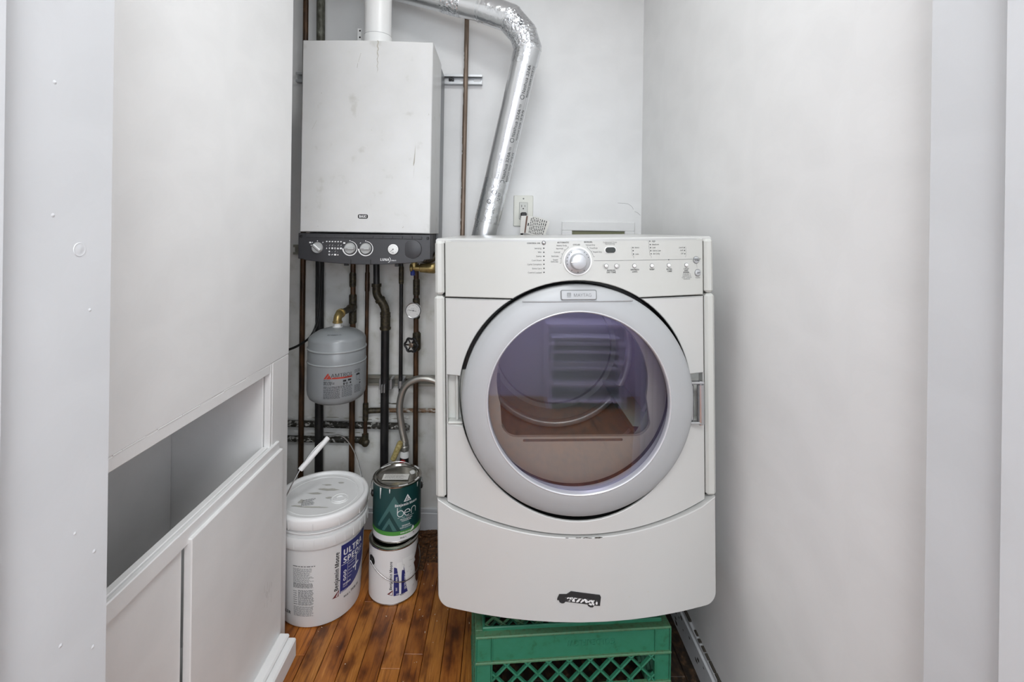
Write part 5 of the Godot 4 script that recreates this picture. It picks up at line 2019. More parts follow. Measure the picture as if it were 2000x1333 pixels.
# ---------------------------------------------------------------- expansion tank
func tank() -> void:
	var c := Vector3(-0.6045, 0.634, -1.752)
	var t := thing("expansion_tank", "grey steel expansion tank hanging below the boiler, with a printed label", "tank", c)
	var R := 0.1045
	var b := MB.new()
	var prof := [Vector2(0, -0.002), Vector2(0.045, 0.0), Vector2(0.080, 0.007), Vector2(0.096, 0.018), Vector2(0.1025, 0.032), Vector2(R, 0.048), Vector2(R, 0.150), Vector2(R - 0.0015, 0.1515), Vector2(R - 0.0015, 0.196), Vector2(R - 0.003, 0.198), Vector2(R - 0.003, 0.228), Vector2(R - 0.006, 0.236), Vector2(R - 0.014, 0.243), Vector2(0.070, 0.256), Vector2(0.040, 0.2655), Vector2(0.016, 0.2695), Vector2(0, 0.270)]
	b.lathe(prof, 72, 45)
	var shell := part("shell", b, "tank_grey", t)
	for y in [0.150, 0.197]:
		b = MB.new()
		b.lathe([Vector2(R - 0.002, y - 0.0035), Vector2(R + 0.0005, y - 0.0030), Vector2(R + 0.0014, y), Vector2(R + 0.0005, y + 0.0030), Vector2(R - 0.004, y + 0.0035)], 72, 70)
		part("rolled_rib", b, "tank_rib", t)
	b = MB.new()
	b.lathe([Vector2(0, -0.014), Vector2(0.006, -0.013), Vector2(0.008, -0.008), Vector2(0.008, 0.0)], 14)
	part("air_valve", b, "flue_white", t)
	b = MB.new()
	b.lathe([Vector2(0.018, 0.266), Vector2(0.018, 0.2705), Vector2(0.012, 0.2715), Vector2(0.012, 0.2735), Vector2(0.0135, 0.276), Vector2(0.0135, 0.288), Vector2(0.011, 0.290)], 20)
	part("neck", b, "teflon", t)
	b = MB.new()
	var e := curve([Vector3(0, 0.284, 0), Vector3(0.0, 0.300, 0), Vector3(0.001, 0.3115, -0.010), Vector3(0.001, 0.3145, -0.030)], 6)
	b.tube(e, 0.0148, 20)
	b.tube([Vector3(0, 0.284, 0), Vector3(0, 0.290, 0)], 0.0178, 20)
	b.tube([Vector3(0.001, 0.3140, -0.024), Vector3(0.001, 0.3145, -0.034)], 0.0178, 20)
	part("brass_elbow", b, "brass", t)
	b = MB.new()
	b.tube([Vector3(0.001, 0.3145, -0.030), Vector3(0.001, 0.3135, -0.145)], 0.0125, 18)
	part("nipple", b, "bronze_fitting", t)
	# label: the camera sees the tank about 0.33 rad to the right of its front
	var at := on_can(Vector3.ZERO, R, 0.33, 0.0, 0.0006)
	b = MB.new()
	var L := -0.045
	b.decal(PackedVector2Array([Vector2(L, 0.107), Vector2(L + 0.007, 0.107), Vector2(L + 0.0185, 0.1225), Vector2(L + 0.0165, 0.127), Vector2(L + 0.0145, 0.127)]), at)
	b.decal(PackedVector2Array([Vector2(L + 0.009, 0.107), Vector2(L + 0.0285, 0.107), Vector2(L + 0.0195, 0.1215)]), at)
	b.rect(L + 0.029, 0.1068, L + 0.098, 0.1125, at)
	part("red_print", b, "print_red", shell)
	b = MB.new()
	b.write("AMTROL", 0.0125, L + 0.0630, 0.1195, at, sans, 0, 1.12)
	var at2 := on_can(Vector3.ZERO, R, 0.33, 0.0, 0.0009)
	b.write("EXTROL", 0.0036, L + 0.083, 0.1096, at2, bold, 0, 1.3)
	var rng := RandomNumberGenerator.new()
	rng.seed = 8
	b.rows(L, L + 0.024, 0.1015, 0.1045, 1, 0.0012, at, rng, 0.1)
	b.rows(L, L + 0.044, 0.085, 0.099, 4, 0.0017, at, rng, 0.4, 0.009)
	b.rows(L, L + 0.100, 0.0735, 0.082, 2, 0.0017, at, rng, 0.05, 0.008)
	b.rows(L, L + 0.058, 0.038, 0.073, 10, 0.0013, at, rng, 0.08, 0.006)
	b.rows(L + 0.062, L + 0.100, 0.041, 0.073, 9, 0.0013, at, rng, 0.08, 0.006)
	b.rect(L + 0.066, 0.0945, L + 0.077, 0.1010, at)
	b.rect(L + 0.083, 0.0955, L + 0.095, 0.1020, at)
	ring_print(b, Vector2(L + 0.079, 0.088), 0.0022, 0.004, at)
	b.decal(circle(Vector2(L + 0.0925, 0.0885), 0.0032, 12), at)
	b.rect(L + 0.067, 0.0835, L + 0.0715, 0.0915, at)
	# second column with the drawing of a tank
	var q := L + 0.108
	b.rows(q, q + 0.035, 0.118, 0.130, 3, 0.0013, at, rng, 0.3, 0.006)
	b.decal(PackedVector2Array([Vector2(q + 0.008, 0.108), Vector2(q + 0.024, 0.108), Vector2(q + 0.024, 0.113), Vector2(q + 0.016, 0.115), Vector2(q + 0.008, 0.113)]), at)
	for l in [[0.008, 0.113, 0.008, 0.094], [0.024, 0.113, 0.024, 0.094], [0.008, 0.094, 0.012, 0.0915], [0.012, 0.0915, 0.020, 0.0915], [0.020, 0.0915, 0.024, 0.094]]:
		rule(b, Vector2(q + l[0], l[1]), Vector2(q + l[2], l[3]), 0.0008, at)
	b.rect(q + 0.022, 0.086, q + 0.028, 0.0885, at)
	b.rect(q + 0.022, 0.076, q + 0.029, 0.080, at)
	b.rows(q, q + 0.035, 0.046, 0.075, 8, 0.0013, at, rng, 0.25, 0.006)
	var topm := func(p: Vector2) -> Array:
		var a := 0.2 + p.x / 0.075
		return [Vector3(sin(a) * (0.075 - p.y), 0.2548 + p.y * 0.32, cos(a) * (0.075 - p.y)), Vector3(sin(a) * 0.3, 1, cos(a) * 0.3)]
	b.write("BT RM07-1L", 0.006, 0.0, 0.0, topm, sans, 0, 1.1)
	part("black_print", b, "print_black", shell)


# ---------------------------------------------------------------- five-gallon bucket
func bucket() -> void:
	var c := Vector3(-0.605, 0, -1.624)
	var t := thing("paint_bucket", "large white plastic paint bucket with a lid, behind the cupboard end", "bucket", c)
	var b := MB.new()
	b.lathe([Vector2(0, 0.002), Vector2(0.122, 0.0), Vector2(0.1285, 0.003), Vector2(0.1305, 0.010), Vector2(0.1435, 0.300), Vector2(0.1445, 0.330), Vector2(0.140, 0.334)], 72)
	var body := part("body", b, "bucket_plastic", t)
	b = MB.new()
	b.lathe([Vector2(0.1415, 0.260), Vector2(0.1515, 0.2605), Vector2(0.1530, 0.263), Vector2(0.1535, 0.293), Vector2(0.1520, 0.2965), Vector2(0.143, 0.297)], 72)
	for k in 30:
		var a := TAU * k / 30
		b.xf = Transform3D(Basis(Vector3.UP, a), Vector3.ZERO)
		b.box(Vector3(0, 0.278, 0.1533), Vector3(0.0016, 0.030, 0.0016), 0.0005)
	b.xf = Transform3D()
	part("collar", b, "bucket_plastic", t)
	b = MB.new()
	b.lathe([Vector2(0.143, 0.308), Vector2(0.1495, 0.3085), Vector2(0.1505, 0.311), Vector2(0.1495, 0.3135), Vector2(0.143, 0.314)], 72)
	part("upper_rib", b, "bucket_plastic", t)
	b = MB.new()
	b.lathe([Vector2(0.1465, 0.322), Vector2(0.1515, 0.322), Vector2(0.1530, 0.324), Vector2(0.1545, 0.349), Vector2(0.1535, 0.3555), Vector2(0.149, 0.3595), Vector2(0.142, 0.3605), Vector2(0.1385, 0.3585), Vector2(0.1365, 0.352), Vector2(0.130, 0.351), Vector2(0.0, 0.3515)], 72, 50)
	var lid := part("lid", b, "bucket_lid", t)
	for k in 12:
		var a := TAU * (k + 0.35) / 12
		b = MB.new()
		b.xf = Transform3D(Basis(Vector3.UP, a), Vector3.ZERO)
		b.box(Vector3(0, 0.333, 0.1525), Vector3(0.0022, 0.024, 0.004), 0.0006)
		part("pull_tab", b, "bucket_plastic", lid)
	# pouring spout and moulded rings on the lid
	b = MB.new()
	b.xf = Transform3D(Basis(), Vector3(0.068, 0.3515, 0.022))
	b.lathe([Vector2(0.030, 0.0), Vector2(0.029, 0.002), Vector2(0.027, 0.002), Vector2(0.026, 0.0005), Vector2(0.022, 0.0005), Vector2(0.021, 0.003), Vector2(0.012, 0.0035), Vector2(0.011, 0.0015), Vector2(0, 0.0015)], 32)
	part("spout_cap", b, "bucket_lid", lid)
	b = MB.new()
	b.lathe([Vector2(0.121, 0.3512), Vector2(0.120, 0.3525), Vector2(0.117, 0.3525), Vector2(0.116, 0.3512)], 64)
	part("moulded_ring", b, "bucket_lid", lid)
	var rng := RandomNumberGenerator.new()
	rng.seed = 19
	var topm := on_plane(Vector3(0, 0.3530, 0), Vector3.RIGHT, Vector3.FORWARD)
	b = MB.new()
	for d in [[0.01, 0.03, 0.035, 0.008], [-0.03, 0.005, 0.03, 0.006], [0.03, -0.02, 0.012, 0.005], [-0.005, 0.06, 0.018, 0.004], [-0.055, -0.045, 0.01, 0.014], [0.04, 0.075, 0.012, 0.004], [0.0, -0.075, 0.05, 0.003], [-0.06, -0.07, 0.02, 0.004]]:
		b = MB.new()
		b.decal(blob(Vector2(d[0], d[1]), d[2], d[3], rng, 15), topm, 0.3)
		part("dirt_smear", b, "print_smudge", lid)
	b = MB.new()
	var st := on_plane(Vector3(-0.028, 0.3532, 0.048), Vector3(0.95, 0, -0.3), Vector3(-0.3, 0, -0.95))
	b.rows(-0.022, 0.022, -0.020, 0.020, 6, 0.0022, st, rng, 0.2, 0.006)
	part("stamped_print", b, "print_mid", lid)
	# ears and wire handle with its grip
	for sg in [-1.0, 1.0]:
		b = MB.new()
		var dr := Vector3(-0.72 * sg, 0, 0.69 * sg).normalized()
		b.xf = Transform3D(Basis(dr.cross(Vector3.UP).normalized() * -1.0, dr, Vector3.UP), dr * 0.150 + Vector3(0, 0.277, 0))
		b.lathe([Vector2(0.014, 0), Vector2(0.013, 0.008), Vector2(0.006, 0.010), Vector2(0, 0.010)], 16)
		part("ear", b, "bucket_plastic", t)
	b = MB.new()
	var wire := curve([Vector3(-0.114, 0.277, 0.110), Vector3(-0.108, 0.33, 0.102), Vector3(-0.075, 0.42, 0.075), Vector3(-0.042, 0.488, 0.04), Vector3(-0.012, 0.527, 0.008), Vector3(0.016, 0.542, -0.022), Vector3(0.05, 0.525, -0.06), Vector3(0.085, 0.455, -0.085), Vector3(0.107, 0.35, -0.103), Vector3(0.113, 0.277, -0.109)], 8)
	b.tube(wire, 0.0021, 8)
	var hd := part("handle_wire", b, "wire_steel", t)
	b = MB.new()
	b.tube([Vector3(-0.0555, 0.462, 0.053), Vector3(-0.054, 0.464, 0.0515), Vector3(0.0105, 0.5395, -0.0155), Vector3(0.012, 0.541, -0.017)], [0.0075, 0.0088, 0.0088, 0.0070], 16)
	part("grip", b, "bucket_lid", hd)

	# print on the side; the camera sees the bucket 0.35 rad to the right of its front
	var at := on_can(Vector3.ZERO, 0.1305, 0.35, 0.0448, 0.0005)
	var over := on_can(Vector3.ZERO, 0.1305, 0.35, 0.0448, 0.0010)
	b = MB.new()
	var blue := PackedVector2Array([Vector2(0.058, 0.075), Vector2(0.058, 0.243), Vector2(0.165, 0.243), Vector2(0.165, 0.17)])
	for k in 9:
		var a := PI * 0.5 * k / 8
		blue.append(Vector2(0.058 + 0.107 * cos(a), 0.165 - 0.082 * sin(a)))
	b.decal(blue, at)
	part("blue_panel", b, "print_blue", body)
	b = MB.new()
	b.write("ULTRA", 0.019, 0.066, 0.216, over, bold, -1, 1.0)
	b.write("SPEC", 0.019, 0.066, 0.190, over, bold, -1, 1.0)
	b.write("500", 0.012, 0.122, 0.189, over, sans, -1, 1.1)
	for l in [[0.060, 0.176, 0.150, 0.176], [0.085, 0.168, 0.118, 0.168], [0.085, 0.157, 0.112, 0.157], [0.085, 0.146, 0.108, 0.146], [0.085, 0.135, 0.102, 0.135], [0.085, 0.124, 0.098, 0.124]]:
		rule(b, Vector2(l[0], l[1]), Vector2(l[2], l[3]), 0.0012, over)
	rule(b, Vector2(0.0825, 0.176), Vector2(0.0825, 0.098), 0.0008, over)
	for k in 3:
		ring_print(b, Vector2(0.073, 0.150 - 0.0125 * k), 0.0032, 0.0052, over)
	b.write("INTERIOR", 0.0055, 0.068, 0.1085, over, bold, -1, 0.8)
	b.write("Paint", 0.0045, 0.068, 0.101, over, sans, -1, 0.9)
	b.write("EGGSHELL", 0.0065, 0.061, 0.0865, over, bold, -1, 0.9)
	# roller emblem
	rule(b, Vector2(0.118, 0.178), Vector2(0.118, 0.125), 0.0035, over)
	rule(b, Vector2(0.106, 0.142), Vector2(0.131, 0.150), 0.006, over)
	part("white_lettering", b, "print_white", body)
	b = MB.new()
	var v := turned(at, 0.046, 0.1)
	b.write("Benjamin Moore", 0.0125, 0.0, 0.0, v, bold, -1, 0.92)
	b.write("BASE 1", 0.0055, 0.073, 0.0655, at, bold, -1)
	b.write("T538 1X", 0.0075, 0.100, 0.0690, at, bold, -1)
	b.write("ELER", 0.0095, -0.125, 0.0455, at, bold, -1, 1.0)
	part("black_lettering", b, "print_black", body)
	b = MB.new()
	b.decal(PackedVector2Array([Vector2(0.034, 0.078), Vector2(0.055, 0.078), Vector2(0.055, 0.100)].map(func(p): return Vector2(p.x, p.y))), at)
	part("emblem", b, "print_maroon", body)
	b = MB.new()
	b.decal(PackedVector2Array([Vector2(0.0445, 0.0805), Vector2(0.0530, 0.0805), Vector2(0.0530, 0.0945)]), over)
	part("emblem_inset", b, "print_white", body)
	b = MB.new()
	b.decal(PackedVector2Array([Vector2(0.0480, 0.0820), Vector2(0.0520, 0.0820), Vector2(0.0520, 0.0895)]), on_can(Vector3.ZERO, 0.1305, 0.35, 0.0448, 0.0014))
	part("emblem_core", b, "print_maroon", body)
	b = MB.new()
	var L := -0.083
	b.rows(L, L + 0.068, 0.199, 0.206, 1, 0.0028, at, rng, 0.02, 0.01)
	b.rows(L, L + 0.064, 0.150, 0.197, 14, 0.0012, at, rng, 0.25, 0.007)
	b.rows(L, L + 0.064, 0.132, 0.149, 7, 0.0013, at, rng, 0.1, 0.007)
	b.rows(L + 0.016, L + 0.064, 0.076, 0.127, 15, 0.0016, at, rng, 0.1, 0.007)
	b.rows(L, L + 0.014, 0.076, 0.125, 7, 0.0022, at, rng, 0.2, 0.005)
	b.rows(L, L + 0.064, 0.040, 0.073, 10, 0.0012, at, rng, 0.12, 0.007)
	part("fine_print", b, "print_mid", body).set_meta("kind", "stuff")


# ---------------------------------------------------------------- gallon cans
func can_shell(t: Node3D, R: float, H: float) -> void:
	var b := MB.new()
	b.lathe([Vector2(0, 0.003), Vector2(R - 0.004, 0.003), Vector2(R - 0.003, 0.0), Vector2(R + 0.0005, 0.001), Vector2(R + 0.001, 0.004), Vector2(R, 0.006)], 64)
	part("bottom_rim", b, "can_tin", t)
	b = MB.new()
	b.lathe([Vector2(R, H - 0.006), Vector2(R + 0.001, H - 0.005), Vector2(R + 0.0012, H - 0.001), Vector2(R - 0.001, H), Vector2(R - 0.008, H), Vector2(R - 0.0090, H - 0.003), Vector2(R - 0.011, H - 0.003)], 64)
	part("top_rim", b, "can_tin", t)
	b = MB.new()
	b.lathe([Vector2(R - 0.0105, H - 0.005), Vector2(R - 0.0110, H - 0.0005), Vector2(R - 0.0130, H), Vector2(R - 0.0145, H - 0.004), Vector2(R - 0.020, H - 0.0065), Vector2(0, H - 0.0065)], 64)
	part("lid", b, "can_tin", t)


func paint_cans() -> void:
	var R := 0.0845
	var H := 0.190
	# lower can: white, splashed
	var t := thing("paint_can", "white paint can smeared with paint and brown drips, under the green can", "paint can", Vector3(-0.367, 0, -1.672), "gallon paint cans")
	can_shell(t, R, H)
	var b := MB.new()
	b.lathe([Vector2(R, 0.005), Vector2(R, H - 0.005)], 64)
	var body := part("body", b, "can_white", t)
	var F := 0.217
	var at := on_can(Vector3.ZERO, R, F, 0.0, 0.0004)
	var over := on_can(Vector3.ZERO, R, F, 0.0, 0.0008)
	var top := on_can(Vector3.ZERO, R, F, 0.0, 0.0012)
	b = MB.new()
	b.write("Benjamin Moore", 0.0088, 0.0, 0.0, turned(at, -0.0085, 0.054), bold, -1, 0.98)
	b.write("BASE 1", 0.004, 0.024, 0.030, at, bold, -1)
	b.write("1 QUART", 0.004, 0.056, 0.038, at, bold, -1)
	part("black_lettering", b, "print_black", body)
	b = MB.new()
	b.decal(PackedVector2Array([Vector2(-0.0205, 0.040), Vector2(-0.0020, 0.034), Vector2(-0.0020, 0.053)]), at)
	part("emblem", b, "print_maroon", body)
	b = MB.new()
	b.decal(PackedVector2Array([Vector2(-0.0130, 0.0395), Vector2(-0.0040, 0.0368), Vector2(-0.0040, 0.0475)]), over)
	part("emblem_inset", b, "print_white", body)
	b = MB.new()
	b.decal(PackedVector2Array([Vector2(0.001, 0.032), Vector2(0.052, 0.032), Vector2(0.052, 0.128), Vector2(0.001, 0.128)]), at)
	part("blue_panel", b, "print_blue", body)
	b = MB.new()
	b.write("ULTRA SPEC", 0.0075, 0.0, 0.0, turned(over, 0.041, 0.045), bold, -1, 0.9)
	b.write("500", 0.006, 0.0, 0.0, turned(over, 0.0105, 0.076), bold, -1, 1.4)
	b.write("INT", 0.005, 0.0, 0.0, turned(over, 0.0105, 0.048), bold, -1)
	b.rect(0.001, 0.1045, 0.017, 0.1060, over)
	b.write("EGG", 0.0042, 0.010, 0.0365, over, bold, -1)
	part("white_lettering", b, "print_white", body)
	# spilt white paint over the label
	b = MB.new()
	var rng := RandomNumberGenerator.new()
	rng.seed = 23
	b.decal(drip([[0.010, 0.028, 0.142], [0.012, 0.029, 0.118], [0.014, 0.0275, 0.108], [0.0175, 0.0265, 0.09], [0.0185, 0.0265, 0.07], [0.019, 0.0265, 0.05], [0.0195, 0.0260, 0.034]]), top)
	b.decal(drip([[0.030, 0.075, 0.150], [0.032, 0.078, 0.135], [0.036, 0.078, 0.118], [0.0395, 0.080, 0.10], [0.0405, 0.080, 0.08], [0.044, 0.082, 0.06], [0.047, 0.078, 0.045], [0.050, 0.070, 0.034], [0.055, 0.062, 0.026]]), top)
	b.decal(PackedVector2Array([Vector2(0.000, 0.1300), Vector2(0.034, 0.1300), Vector2(0.034, 0.112), Vector2(0.016, 0.118), Vector2(0.009, 0.126)]), top)
	part("spilt_paint", b, "wet_paint", body)
	b = MB.new()
	for k in 12:
		var u := rng.randf_range(0.030, 0.070)
		var v := rng.randf_range(0.06, 0.14)
		rule(b, Vector2(u, v), Vector2(u + rng.randf_range(0.004, 0.012), v + rng.randf_range(-0.003, 0.005)), 0.0012, on_can(Vector3.ZERO, R, F, 0.0, 0.0016))
	part("grey_smears", b, "print_smudge", body)
	b = MB.new()
	b.decal(drip([[0.098, 0.125, 0.165], [0.090, 0.125, 0.148], [0.080, 0.125, 0.132], [0.085, 0.125, 0.120], [0.076, 0.125, 0.115], [0.083, 0.125, 0.095], [0.086, 0.125, 0.07], [0.088, 0.125, 0.05], [0.098, 0.125, 0.034]]), on_can(Vector3.ZERO, R, F, 0.0, 0.0020))
	part("brown_splash", b, "dried_brown", body)
	# black round patches where the handle is fixed, and the hanging wire
	for a in [F - 1.02, F - 1.02 + PI]:
		b = MB.new()
		b.decal(circle(Vector2.ZERO, 0.0165, 28), on_can(Vector3(0, 0.138, 0), R, a, 0.0, 0.0012))
		b.xf = Transform3D(Basis(Vector3.UP, a) * Basis(Vector3.RIGHT, PI / 2), Vector3(sin(a) * R, 0.138, cos(a) * R))
		b.lathe([Vector2(0.007, 0), Vector2(0.006, 0.004), Vector2(0.003, 0.006), Vector2(0, 0.006)], 14)
		part("ear", b, "black", t)
	b = MB.new()
	var a0 := F - 1.02
	var ex := Vector3(sin(a0), 0, cos(a0))
	var fw := Vector3(cos(a0), 0, -sin(a0)) * 1.0
	var pts := []
	for k in 25:
		var s := PI * k / 24
		pts.append(ex * (R + 0.006) * cos(s) + fw * (R + 0.010) * sin(s) + Vector3(0, 0.138 - 0.060 * pow(sin(s), 1.0), 0))
	b.tube(pts, 0.0016, 8)
	part("handle_wire", b, "wire_steel", t)

	# upper can: green label
	H = 0.194
	t = thing("paint_can", "dark green labelled paint can standing on the white can", "paint can", Vector3(-0.3640, 0.190, -1.702), "gallon paint cans")
	can_shell(t, R, H)
	b = MB.new()
	b.lathe([Vector2(R, 0.005), Vector2(R, 0.026)], 64)
	body = part("white_foot", b, "can_white", t)
	b = MB.new()
	b.lathe([Vector2(R, 0.026), Vector2(R, 0.040)], 64)
	part("green_band", b, "can_green", t)
	b = MB.new()
	b.lathe([Vector2(R, 0.040), Vector2(R, H - 0.005)], 64)
	var lab := part("label_wrap", b, "can_teal", t)
	F = 0.214
	at = on_can(Vector3.ZERO, R, F, 0.0, 0.0004)
	over = on_can(Vector3.ZERO, R, F, 0.0, 0.0008)
	b = MB.new()
	b.decal(PackedVector2Array([Vector2(-0.010, 0.162), Vector2(0.058, 0.040), Vector2(0.014, 0.040), Vector2(-0.026, 0.112), Vector2(-0.066, 0.052), Vector2(-0.073, 0.056)]), at)
	b.decal(PackedVector2Array([Vector2(-0.026, 0.088), Vector2(0.000, 0.043), Vector2(-0.014, 0.043), Vector2(-0.027, 0.068), Vector2(-0.044, 0.043), Vector2(-0.054, 0.043)]), at)
	part("pale_triangles", b, "can_teal_pale", lab)
	b = MB.new()
	b.decal(PackedVector2Array([Vector2(0.022, 0.139), Vector2(0.050, 0.139), Vector2(0.036, 0.163)]), over)
	b.write("Benjamin Moore", 0.0085, 0.034, 0.1295, over, bold, 0, 0.88)
	b.write("Effortless Application", 0.0036, 0.033, 0.0795, over, bold, 0, 0.85)
	b.write("Powerful Results", 0.0036, 0.033, 0.0740, over, bold, 0, 0.85)
	b.write("INTERIOR", 0.0048, 0.032, 0.0570, over, bold, 0, 0.95)
	b.write("Acrylic Paint & Primer", 0.0034, 0.032, 0.0505, over, bold, 0, 0.85)
	b.write("SEMI-GLOSS", 0.0048, 0.030, 0.0335, over, bold, 0, 0.95)
	rule(b, Vector2(0.002, 0.0855), Vector2(0.062, 0.0855), 0.0010, over)
	# the round lower-case word, drawn as strokes
	ring_print(b, Vector2(0.0115, 0.1005), 0.0095, 0.0115, over)
	rule(b, Vector2(0.0012, 0.1005), Vector2(0.0012, 0.122), 0.0021, over)
	b.decal(ring_arc(Vector2(0.0355, 0.1005), 0.0095, 0.0115, 0.0, PI * 1.72, 24), over)
	rule(b, Vector2(0.0255, 0.1005), Vector2(0.0465, 0.1005), 0.0019, over)
	b.decal(ring_arc(Vector2(0.0605, 0.1025), 0.0085, 0.0105, 0.0, PI, 18), over)
	rule(b, Vector2(0.0512, 0.1025), Vector2(0.0512, 0.0905), 0.0020, over)
	rule(b, Vector2(0.0699, 0.1025), Vector2(0.0699, 0.0905), 0.0020, over)
	part("white_lettering", b, "print_white", lab)
	b = MB.new()
	b.decal(PackedVector2Array([Vector2(0.0275, 0.1412), Vector2(0.0310, 0.1412), Vector2(0.0375, 0.1530), Vector2(0.0358, 0.1560)]), on_can(Vector3.ZERO, R, F, 0.0, 0.0012))
	b.decal(PackedVector2Array([Vector2(0.0335, 0.1412), Vector2(0.0365, 0.1412), Vector2(0.0395, 0.1470), Vector2(0.0385, 0.1500)]), on_can(Vector3.ZERO, R, F, 0.0, 0.0012))
	b.decal(PackedVector2Array([Vector2(0.0395, 0.1412), Vector2(0.0455, 0.1412), Vector2(0.0425, 0.1465)]), on_can(Vector3.ZERO, R, F, 0.0, 0.0012))
	part("emblem_bars", b, "can_teal", lab)
	b = MB.new()
	b.write("BASE 1", 0.0048, 0.022, 0.0165, at, bold)
	b.write("1X", 0.0045, 0.062, 0.0200, at, bold)
	part("black_lettering", b, "print_black", body)
	# paint drips from the rim, and the chip at the foot
	b = MB.new()
	b.decal(drip([[-0.0645, -0.0575, 0.186], [-0.064, -0.0590, 0.172], [-0.0635, -0.0608, 0.158], [-0.0630, -0.0617, 0.148]]), over)
	part("paint_drip", b, "wet_paint", lab)
	b = MB.new()
	b.decal(drip([[-0.028, -0.024, 0.187], [-0.0275, -0.0245, 0.178], [-0.0268, -0.0255, 0.172]]), over)
	part("paint_drip", b, "wet_paint", lab)
	b = MB.new()
	b.decal(drip([[0.077, 0.084, 0.187], [0.078, 0.0815, 0.176], [0.079, 0.0805, 0.170]]), over)
	part("paint_drip", b, "wet_paint", lab)
	b = MB.new()
	b.decal(PackedVector2Array([Vector2(0.046, 0.030), Vector2(0.060, 0.032), Vector2(0.064, 0.038), Vector2(0.058, 0.048), Vector2(0.054, 0.040)]), on_can(Vector3.ZERO, R, F, 0.0, 0.0013))
	part("paint_chip", b, "wet_paint", lab)
	b = MB.new()
	var tp := on_plane(Vector3(0, H + 0.0006, 0), Vector3.RIGHT, Vector3.FORWARD)
	for a in [[0.55, 0.9], [-1.3, -0.9], [-0.5, -0.2], [2.1, 2.6]]:
		b = MB.new()
		b.decal(ring_arc(Vector2.ZERO, R - 0.0075, R - 0.0005, a[0], a[1], 8), tp, 0.2)
		part("rim_paint", b, "wet_paint", t)
	b = MB.new()
	var lp := on_plane(Vector3(0, H - 0.0058, 0), Vector3.RIGHT, Vector3.FORWARD)
	b.decal(blob(Vector2(0.048, 0.028), 0.010, 0.018, rng, 11), lp, 0.2)
	part("paint_on_lid", b, "wet_paint", t)
	# paper on the lid
	var pp := thing("paper_label", "small printed paper strip lying on the lid of the green paint can", "label", Vector3(-0.366, 0.3795, -1.700))
	b = MB.new()
	b.xf = Transform3D(Basis(Vector3.UP, 0.03), Vector3.ZERO)
	b.span(Vector3(-0.048, 0, -0.012), Vector3(0.044, 0.001, 0.026), 0.0002)
	part("sheet", b, "paper", pp)
	b = MB.new()
	b.rows(-0.040, 0.038, -0.022, 0.008, 7, 0.0014, on_plane(Vector3(0, 0.0013, 0), Vector3.RIGHT, Vector3.FORWARD), rng, 0.3, 0.007)
	part("fine_print", b, "print_mid", pp)
	# wire handle folded back over the rim, with its ears
	for a in [F - 1.45, F - 1.45 + PI]:
		b = MB.new()
		b.xf = Transform3D(Basis(Vector3.UP, a) * Basis(Vector3.RIGHT, PI / 2), Vector3(sin(a) * R, 0.142, cos(a) * R))
		b.lathe([Vector2(0.0115, 0), Vector2(0.0110, 0.004), Vector2(0.006, 0.0065), Vector2(0, 0.0065)], 18)
		part("ear", b, "black", t)
	b = MB.new()
	a0 = F - 1.45
	ex = Vector3(sin(a0), 0, cos(a0))
	fw = Vector3(-cos(a0), 0, sin(a0))
	pts = []
	for k in 29:
		var s := PI * k / 28
		pts.append(ex * (R + 0.009) * cos(s) + fw * (R + 0.004) * sin(s) + Vector3(0, 0.142 + 0.056 * pow(sin(s), 0.8), 0))
	b.tube(pts, 0.0016, 8)
	part("handle_wire", b, "wire_steel", t)


# outline of a run of paint from rows of [left, right, height]
func drip(r: Array) -> PackedVector2Array:
	var p := PackedVector2Array()
	for e in r:
		p.append(Vector2(e[0], e[2]))
	for k in r.size():
		var e: Array = r[r.size() - 1 - k]
		p.append(Vector2(e[1], e[2]))
	return p


